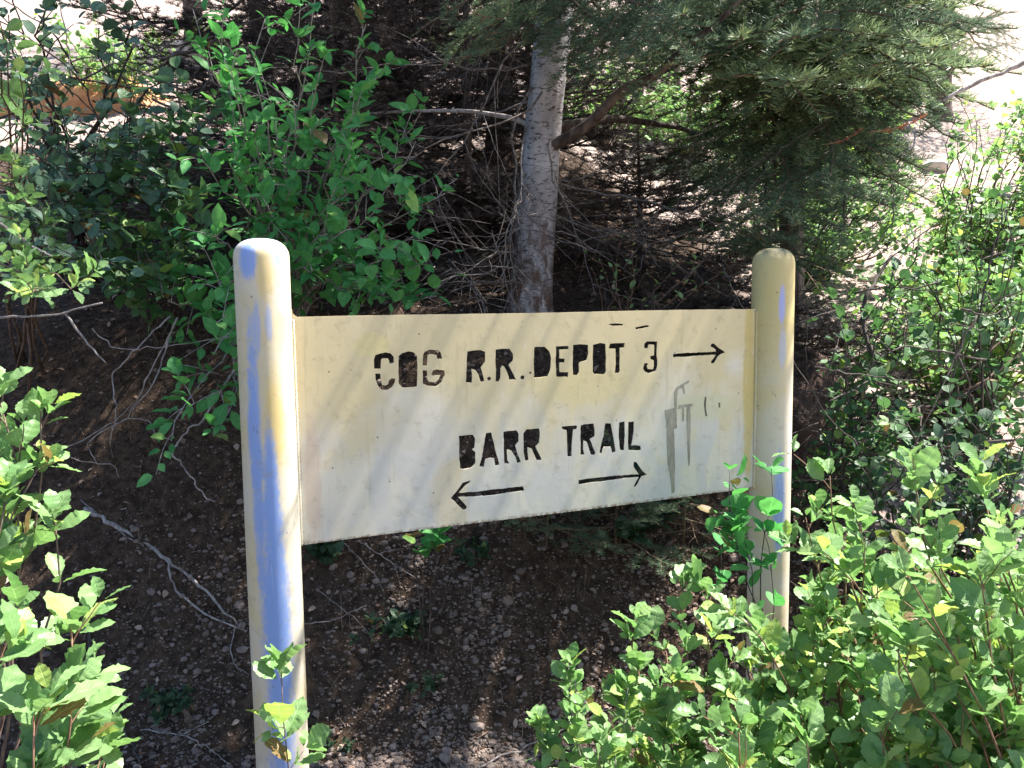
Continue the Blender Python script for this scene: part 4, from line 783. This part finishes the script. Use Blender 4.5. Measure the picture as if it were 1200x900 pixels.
# dark sprig across the right post
shrub('leafy_sprig', 'dark green sprig with rounded leaves crossing the right post', 'sprig', gz_at((.60, 1.78)), tips_px([(905, 545, 1.85), (858, 555, 1.85), (868, 600, 1.85), (890, 620, 1.85), (845, 640, 1.9), (850, 575, 1.85)]), M['leaf_shade'], M['twig_dark'], 'round', 5, .052, None, 27, .003,
      twigs=3, tlen=.05, nodes=3, per=2, up=.05, start=.82, scatter=.01)
# plants on the bank under the panel
def tuft(px, py, n, size, rad, label, leaf='leaf_dark', shape='ovate', seed=1, hgt=.06, group='small plants on the bare bank'):
    c = ground_at(px, py); g_ = np.random.default_rng(seed); T = [c+np.array([g_.normal(0, rad), g_.normal(0, rad*.7), hgt*g_.uniform(.4, 1.2)]) for _ in range(n)]
    return shrub('small_plant', label, 'plant', gz_at(c), T, M[leaf], M['twig_dark'], shape, 5, size, group, seed, .0012, twigs=2, tlen=.03, nodes=2, per=3, up=.2, start=.5, scatter=.012)
tuft(475, 750, 14, .030, .06, 'dark green rosette plant on the gravel below the panel', 'leaf_dark', seed=31)
tuft(495, 822, 4, .022, .03, 'tiny green seedling on the gravel near the bottom edge', 'leaf_dark', seed=32)
tuft(375, 660, 8, .040, .06, 'green plant just right of the left post under the panel', 'leaf_dark', seed=33, hgt=.12)
tuft(200, 840, 8, .032, .07, 'dim green plant on the ground left of the left post', 'leaf_dark', seed=34)
tuft(372, 885, 5, .035, .04, 'dark leaves at the foot of the left post', 'leaf_dark', seed=35)
tuft(560, 660, 6, .030, .06, 'low dark plant in deep shade under the panel', 'leaf_dark', seed=36)
tuft(770, 600, 12, .040, .08, 'dark leafy plant below the panel beside the right post', 'leaf_dark', 'round', seed=37, hgt=.14)
tuft(740, 640, 9, .036, .08, 'dark leafy plant low beside the fir saplings', 'leaf_dark', 'round', seed=38, hgt=.08)
c = at(505, 560, 2.25)
shrub('small_plant', 'plant with long pointed leaves hanging just below the panel edge', 'plant', gz_at((c[0]-.05, 2.42)), tips_px([(487, 632, 2.25), (520, 622, 2.25), (470, 612, 2.3)]), M['leaf_shade'], M['twig_dark'], 'ovate', 5, .085, 'small plants on the bare bank', 39, .002, twigs=2, tlen=.03, nodes=2, per=1, up=.5, start=.8, scatter=.01)
# right middle ground: thin open shrubs with dark twigs over the sunlit slope
RM = [((1.0, 2.75), (940, 1080, 280, 560), (2.4, 3.0), 22, 'open dark-twigged shrub right of the right post over pale ground', 41, .042),
      ((1.75, 3.1), (1060, 1220, 200, 560), (2.6, 3.3), 26, 'open shrub of round leaves at the right edge, halfway up', 42, .044),
      ((1.35, 2.45), (1000, 1210, 480, 640), (2.1, 2.5), 36, 'shaded round-leaved shrub behind the bright foreground leaves at right', 43, .038),
      ((2.5, 4.6), (1100, 1260, 100, 330), (4.0, 4.9), 40, 'yellow-green shrub higher on the right slope', 44, .045),
      ((1.45, 4.6), (980, 1100, 180, 300), (4.0, 4.9), 30, 'pale green shrub on the slope behind the fir boughs', 45, .045)]
for (bx, by), (x0, x1, ya, yb), (d0, d1), n, lab, sd, sz in RM:
    g_ = np.random.default_rng(sd); T = [at(g_.uniform(x0, x1), g_.uniform(ya, yb), g_.uniform(d0, d1)) for _ in range(n)]
    T = [t if t[2] > ground_z(t[0], t[1])+.03 else np.array([t[0], t[1], float(ground_z(t[0], t[1]))+.08]) for t in T]
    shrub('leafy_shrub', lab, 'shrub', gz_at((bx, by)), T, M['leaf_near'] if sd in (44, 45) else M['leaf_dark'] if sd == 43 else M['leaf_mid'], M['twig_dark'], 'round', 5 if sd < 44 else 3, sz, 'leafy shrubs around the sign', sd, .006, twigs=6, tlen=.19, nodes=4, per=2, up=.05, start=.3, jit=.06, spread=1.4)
# low growth between the trunk and the right fir
g_ = np.random.default_rng(50)
shrub('leafy_shrub', 'low straggly plant with few leaves right of the trunk, above the panel', 'shrub', gz_at((.45, 3.2)), [at(g_.uniform(690, 860), g_.uniform(260, 345), g_.uniform(2.8, 3.2)) for _ in range(14)], M['leaf_near'], M['twig_brown'], 'ovate', 5, .03, 'leafy shrubs around the sign', 50, .003, twigs=3, tlen=.12, nodes=3, per=1, up=.1, keep=.5)
# shrubs up the slope: one kind copied
hill = None; g_ = np.random.default_rng(60)
HP = [(-3.4, 7.2, 'leafy bush on the sunlit slope at the upper left corner'), (-1.5, 7.4, 'leafy bush left of the backdrop firs'), (.75, 6.8, 'lit yellow-green bush seen in the gap right of the trunk'), (1.6, 7.4, 'lit bush behind the dense fir'),
      (3.2, 7.6, 'leafy bush high on the right slope'), (4.3, 6.4, 'leafy bush at the right edge of the slope'), (-4.6, 6.4, 'leafy bush on the slope beyond the left edge shrubs'), (-.4, 8.8, 'bush in shade behind the tall dark fir'), (2.4, 6.2, 'low bush on pale ground behind the right shrubs'), (3.5, 4.9, 'low bush on pale ground at the right edge'), (1.9, 5.2, 'low bush behind the trunk of the dense fir'), (2.9, 3.9, 'low bush just beyond the round-leaved edge shrub'), (2.2, 3.9, 'low bush on the pale slope above the long dark branch'), (4.2, 5.4, 'bush farther up at the right edge, beyond the round-leaved shrub'), (2.6, 7.6, 'bush on the upper right slope, just beyond the dense fir'), (1.85, 3.35, 'round bush nearest behind the open dark-twigged shrub'), (3.2, 4.4, 'sunlit bush at the right edge, level with the dense fir crown'), (2.0, 6.9, 'bush on the slope above the stones, upper right'), (3.9, 8.6, 'highest bush in the upper right corner'), (1.35, 8.3, 'bush high in the gap between the grey trunk and the dense fir'), (-3.3, 9.6, 'highest bush in the upper left corner'), (2.75, 4.75, 'bush filling the upper right corner beside the bare pale stick')]
for k, (x, y, lab) in enumerate(HP):
    if hill is None:
        b0 = gz_at((x, y)); hill = shrub('hillside_bush', lab, 'bush', b0, blob_tips(34, np.array(b0)+[0, 0, .45], (.65, .5, .35), 61), M['leaf_near'], M['twig_brown'], 'round', 3, .05, 'bushes up the slope', 61, .007, twigs=6, tlen=.22, nodes=4, per=3, up=.2)
    else:
        o = copy_tree(hill, lab); o.location = gz_at((x, y)); o.rotation_euler.z = g_.uniform(0, 6); s = g_.uniform(.7, 1.2); o.scale = (s, s, s*g_.uniform(.8, 1.1))
# ------------------------------------------------------------------ rocks
def rock(name, label, loc, size, mat, seed, group=None, rot=0, sub=5):
    import bmesh
    bm = bmesh.new(); bmesh.ops.create_icosphere(bm, subdivisions=sub, radius=1); r = random.Random(seed)
    planes = [(Vector((r.uniform(-1, 1), r.uniform(-1, 1), r.uniform(-.6, 1))).normalized(), r.uniform(.62, .9)) for _ in range(11)]
    for v in bm.verts:
        p = v.co.copy()
        for n_, d in planes:
            e = p.dot(n_)-d
            if e > 0: p -= n_*e*.9
        p *= 1+.07*mnoise.noise(p*2.2+Vector((seed, 0, 0)))+.035*mnoise.noise(p*6+Vector((0, seed, 0)))+.015*mnoise.noise(p*17)
        v.co = Vector((p.x*size[0], p.y*size[1], p.z*size[2]))
    me = bpy.data.meshes.new(name); bm.to_mesh(me); bm.free(); me.polygons.foreach_set('use_smooth', [True]*len(me.polygons)); me.materials.append(M[mat])
    o = bpy.data.objects.new(name, me); C.objects.link(o); o.location = [float(q) for q in loc]; o.rotation_euler.z = rot; return tag(o, label, 'boulder' if name == 'boulder' else 'rock', group)
p = at(972, 470, 3.0); rock('boulder', 'dark reddish boulder just right of the right post', (p[0], 3.25, p[2]-.12), (.19, .22, .30), 'rock_dark', 3, 'boulders on the slope', .4)
p = at(85, 115, 7.3); rock('boulder', 'orange boulder at upper left behind the thin stems', (p[0], p[1]+.3, p[2]-.10), (1.0, .6, .38), 'rock_orange', 8, 'boulders on the slope', .1)
p = at(190, 62, 9.6); rock('boulder', 'pale pinkish boulder above the orange one', (p[0], p[1]+.3, p[2]-.1), (.75, .5, .42), 'rock_pale', 12, 'boulders on the slope', .5)
p = ground_at(142, 785); rock('rock', 'brown rock half buried at the foot of the bank, lower left', (p[0], p[1]+.05, p[2]-.03), (.085, .08, .07), 'rock_brown', 9, 'rocks on the bank')
p = ground_at(930, 640); rock('rock', 'grey rock behind the foot of the right post', (p[0], p[1]+.05, p[2]-.03), (.09, .08, .06), 'rock_brown', 10, 'rocks on the bank')
p = ground_at(590, 700); rock('rock', 'small flat rock on the bank under the panel', (p[0], p[1]+.02, p[2]-.015), (.045, .04, .02), 'rock_brown', 11, 'rocks on the bank')

g_ = np.random.default_rng(33); src = None
for k in range(22):
    x, y = [(1.3, 6.3), (1.6, 5.6), (2.2, 5.0), (2.0, 4.2), (1.9, 3.5), (2.3, 3.3), (2.6, 4.4), (3.2, 5.6), (1.1, 5.6), (2.9, 6.6), (-2.3, 6.6), (-2.9, 8.2), (-1.9, 7.6), (-3.6, 8.6), (-2.5, 9.2), (-1.6, 8.9), (1.5, 7.4), (2.1, 8.2), (3.6, 7.2), (1.45, 3.3), (1.75, 2.9), (2.7, 3.4)][k]
    lab = 'grey stone on the sunlit slope, one of many scattered between the shrubs'
    if src is None: src = rock('stone', lab, (x, y, float(ground_z(x, y))), (.11, .09, .07), 'rock_pale', 40, 'stones scattered on the sunlit slope', 0, 3)
    else:
        o = src.copy(); C.objects.link(o); s = g_.uniform(.35, 1.6); o.location = (x, y, float(ground_z(x, y))); o.scale = (s, s*g_.uniform(.7, 1.2), s*g_.uniform(.6, 1.1)); o.rotation_euler = (g_.uniform(-.4, .4), g_.uniform(-.4, .4), g_.uniform(0, 6))
# ------------------------------------------------------------------ gravel and litter (countless)
def gravel():
    import bmesh
    g = np.random.default_rng(90); bm = bmesh.new(); bmesh.ops.create_icosphere(bm, subdivisions=1, radius=1)
    V0 = np.array([v.co[:] for v in bm.verts]); F0 = np.array([[v.index for v in f.verts] for f in bm.faces]); bm.free()
    N = 90000; x = g.normal(-.05, .75, N); y = 1.8+np.abs(g.normal(0, .62, N))
    dens = sst(.3, .7, .6*vnoise(x, y, 2.3, 8)+.4*vnoise(x, y, 7, 9))*.85+.25*(y < 2.7)*(x > -.6); keep = g.random(N) < dens*np.where(y > 2.7, .45, 1); x, y = x[keep], y[keep]; N = len(x)
    s = .0028*np.exp(g.normal(0, .62, N)); s = np.minimum(s, .018); z = ground_z(x, y)+s*.25
    sc = np.stack([s*g.uniform(.8, 1.4, N), s*g.uniform(.7, 1.2, N), s*g.uniform(.5, .9, N)], 1); a = g.uniform(0, 6.28, N)
    V = V0[None]*sc[:, None]*(1+g.normal(0, .10, (N, len(V0), 1))); ca, sa = np.cos(a)[:, None], np.sin(a)[:, None]
    V = np.stack([V[..., 0]*ca-V[..., 1]*sa+x[:, None], V[..., 0]*sa+V[..., 1]*ca+y[:, None], V[..., 2]+z[:, None]], -1)
    mb = MB(); mb.add(V.reshape(-1, 3), (F0[None]+(np.arange(N)*len(V0))[:, None, None]).reshape(-1, 3), 0, None, np.repeat(g.random(N), len(F0)))
    o = mb.build('gravel', M['gravel'], smooth=False); tag(o, 'loose pinkish granite gravel strewn over the dark bank', 'gravel', kind='stuff')
gravel()
def litter():
    g = np.random.default_rng(91); N = 22000; x = g.uniform(-3.4, 3.6, N); y = 1.8+g.random(N)**1.2*6.5; z = ground_z(x, y)+.004
    D_ = np.stack([g.normal(0, 1, N), g.normal(0, 1, N), g.normal(0, .25, N)], 1); Nn = np.stack([g.normal(0, .4, N), g.normal(0, .4, N), np.ones(N)], 1)
    mb = MB(); add_leaves(mb, np.stack([x, y, z], 1), D_, Nn, g.uniform(.008, .032, N), 'ovate', 3, 0, g)
    # fallen needles and straws
    K = 4500; x = g.uniform(-2.2, 2.4, K); y = 1.8+g.random(K)*3; a = g.uniform(0, 6.28, K); l = g.uniform(.008, .045, K)*.5; dx, dy = np.cos(a)*l, np.sin(a)*l; w_ = .0005
    A = np.stack([x-dx, y-dy, ground_z(x-dx, y-dy)+.004], 1); Bq = np.stack([x+dx, y+dy, ground_z(x+dx, y+dy)+.006], 1); s = np.stack([-np.sin(a), np.cos(a), np.zeros(K)], 1)*w_
    V = np.stack([A-s, A+s, Bq+s, Bq-s], 1).reshape(-1, 3); mb.add(V, np.arange(K*4).reshape(-1, 4), 0, None, g.random(K))
    o = mb.build('leaf_litter', M['litter']); tag(o, 'dry leaves, needles and straws lying on the bank', 'leaf litter', kind='stuff')
litter()

# ------------------------------------------------------------------ dead wood
def stick(name, label, paths, mat='twig_grey', group='fallen dead branches', cat='branch'):
    """paths: list of (points, r0, r1) in world space"""
    base = np.array(paths[0][0][0], float); mb = MB()
    for P, r0, r1 in paths:
        P = np.array(P, float)-base; n = max(10, len(P)*5); Q = interp(P, np.linspace(0, 1, n)); g = np.random.default_rng(int(abs(P[-1, 0])*1e4) % 999)
        for _ in range(2): Q[1:-1] = (Q[:-2]+2*Q[1:-1]+Q[2:])/4
        L = np.linalg.norm(P[-1]-P[0]); Q[1:-1] += g.normal(0, min(.003, L*.006), (n-2, 3)); mb.tube(Q, np.linspace(r0, r1, n)*(1+.12*g.normal(0, 1, n).clip(-1, 1)), 7)
    o = mb.build(name, M[mat]); o.location = base.tolist(); return tag(o, label, cat, group)
def gp(L, lift=.012): return [ground_at(a, b_)+np.array([0, 0, lift+(c if len(q) > 2 else 0)]) for q in L for a, b_, c in [(q[0], q[1], q[2] if len(q) > 2 else 0)]]
stick('fallen_branch', 'forked pale dead branch lying down the dark bank left of the left post', [(gp([(100, 600), (140, 622), (190, 655), (235, 690), (280, 738)]), .0095, .003), (gp([(195, 660), (205, 695), (235, 722), (290, 744)]), .0045, .0025), (gp([(276, 738), (270, 765), (275, 785), (292, 795)]), .0022, .001),
      (gp([(95, 590), (150, 635), (200, 660)]), .002, .0015)])
stick('fallen_branch', 'dark curved stick beside the half buried rock, lower left', [(gp([(105, 735), (108, 780), (122, 820), (150, 870), (165, 900)]), .006, .003)], 'twig_dark')
stick('fallen_branch', 'thin straight stick on the gravel at the bottom, right of the middle', [(gp([(560, 905), (620, 878), (700, 842), (745, 820)]), .0028, .0018)])
stick('fallen_branch', 'upright dark stick in front of the gravel at the bottom', [([at(668, 800, 2.0), at(669, 850, 1.9), at(670, 905, 1.85)], .005, .004)], 'twig_dark')
stick('fallen_branch', 'thin twig on the ground at the bottom left of the left post', [(gp([(165, 860), (215, 865), (250, 885), (270, 900)]), .0022, .0012), (gp([(215, 865), (245, 850)]), .0014, .001)])
stick('fallen_branch', 'fine twig just right of the left post', [(gp([(358, 742), (390, 738), (430, 720)], .03), .0016, .001), (gp([(375, 700), (420, 735), (440, 760)], .02), .0012, .0008)])
stick('fallen_branch', 'fine pale twigs on the bank below the left end of the panel', [(gp([(420, 640), (450, 660), (490, 688)], .02), .0018, .001), (gp([(445, 655), (470, 650)], .02), .0012, .001), (gp([(400, 640), (440, 680), (450, 700)], .02), .0012, .0008)])
# dead twiggy bush hanging over the bank, left of the post
D0 = 2.35
stick('dead_bush', 'tangle of dead grey twigs hanging on the bank left of the left post', [
    ([at(310, 372, D0), at(290, 340+60, D0), at(270, 440, D0), at(240, 490, D0-.05), at(215, 510, D0-.08), at(200, 530, D0-.1), at(212, 545, D0-.1), at(228, 560, D0-.1), at(232, 575, D0-.1), at(252, 588, D0-.1)], .0035, .0018),
    ([at(205, 378, D0), at(190, 420, D0), at(180, 450, D0-.05), at(155, 482, D0)], .0028, .0018), ([at(208, 372, D0), at(180, 430, D0), at(150, 490, D0)], .0028, .0015),
    ([at(195, 425, D0), at(230, 430, D0), at(260, 440, D0)], .0016, .0008), ([at(200, 370, D0), at(160, 408, D0-.05), at(130, 440, D0-.05), at(137, 480, D0-.1), at(128, 520, D0-.1)], .0025, .0012),
    ([at(150, 490, D0-.05), at(120, 505, D0-.1), at(100, 520, D0-.1), at(115, 545, D0-.1)], .002, .001), ([at(75, 365, D0-.2), at(100, 400, D0-.2), at(124, 425, D0-.2)], .0035, .002),
    ([at(108, 385, D0-.1), at(135, 410, D0-.1), at(200, 405, D0-.1), at(270, 395, D0-.1)], .002, .001), ([at(60, 530, D0-.2), at(90, 520, D0-.15), at(140, 490, D0-.1), at(160, 470, D0)], .0016, .001),
    ([at(150, 490, D0), at(175, 492, D0), at(182, 510, D0), at(200, 515, D0)], .0018, .001), ([at(60, 520, D0-.2), at(90, 540, D0-.2), at(135, 545, D0-.15), at(140, 560, D0-.15)], .0013, .0008),
    ([at(0, 262, 2.0), at(40, 290, 2.0), at(60, 300, 2.0)], .004, .002), ([at(0, 372, 2.0), at(60, 370, 2.0), at(120, 355, 2.0)], .0035, .002)], group=None, cat='dead bush')
# dead twigs behind and above the panel, right and left of the trunk base
g_ = np.random.default_rng(70)
def tangle(label, box, d, n, seed, mat='twig_grey', r=.0014):
    g_ = np.random.default_rng(seed); paths = []
    for k in range(n):
        a = at(g_.uniform(box[0], box[1]), g_.uniform(box[2], box[3]), g_.uniform(*d)); e = nrm(g_.normal(0, 1, 3)*[1, .5, .8]); L = g_.uniform(.15, .5)
        m_ = a+e*L*.5+g_.normal(0, .03, 3); e2 = a+e*L+g_.normal(0, .06, 3); paths.append(([a, m_, e2], r*g_.uniform(.6, 1.6), r*.5))
    return stick('dead_twigs', label, paths, mat, 'tangles of dead twigs', 'dead twigs')
tangle('tangle of dead twigs at the base of the grey trunk, left side', (470, 620, 250, 370), (2.7, 3.1), 40, 71, 'twig_dim')
tangle('tangle of dead twigs right of the grey trunk above the panel', (660, 870, 230, 355), (2.7, 3.2), 36, 72, 'twig_dark')
tangle('dark twigs crossing the pale ground at the right', (930, 1200, 260, 580), (2.3, 3.2), 70, 73, 'twig_dark', .0024)
tangle('thin dry twigs under the fir saplings beside the right post', (620, 870, 590, 680), (2.5, 2.9), 50, 74, 'twig_brown', .0009)
tangle('dark thin stems before the orange boulder', (0, 250, 40, 260), (2.8, 3.6), 70, 75, 'twig_dark', .0035)
stick('fallen_branch', 'long dark branch lying across the right middle ground', [([at(930, 562, 2.7), at(1000, 545, 2.7), at(1100, 525, 2.6), at(1210, 512, 2.5)], .006, .004), ([at(1010, 360, 2.7), at(1015, 400, 2.65), at(1040, 445, 2.6)], .007, .006), ([at(1045, 300, 2.8), at(1015, 345, 2.7), at(1010, 380, 2.7)], .005, .007)], 'twig_dark')
stick('fallen_branch', 'bare pale stick jutting from the fir boughs at the upper right', [([at(1105, 118, 2.5), at(1150, 95, 2.5), at(1210, 70, 2.5)], .005, .007)], 'twig_grey')
stick('fallen_branch', 'two slanting brown sticks on pale ground at the right', [([at(1090, 470, 2.9), at(1140, 430, 2.9), at(1190, 385, 2.95)], .005, .003), ([at(1080, 480, 2.9), at(1150, 450, 2.9), at(1200, 410, 2.95)], .006, .003)], 'twig_brown')
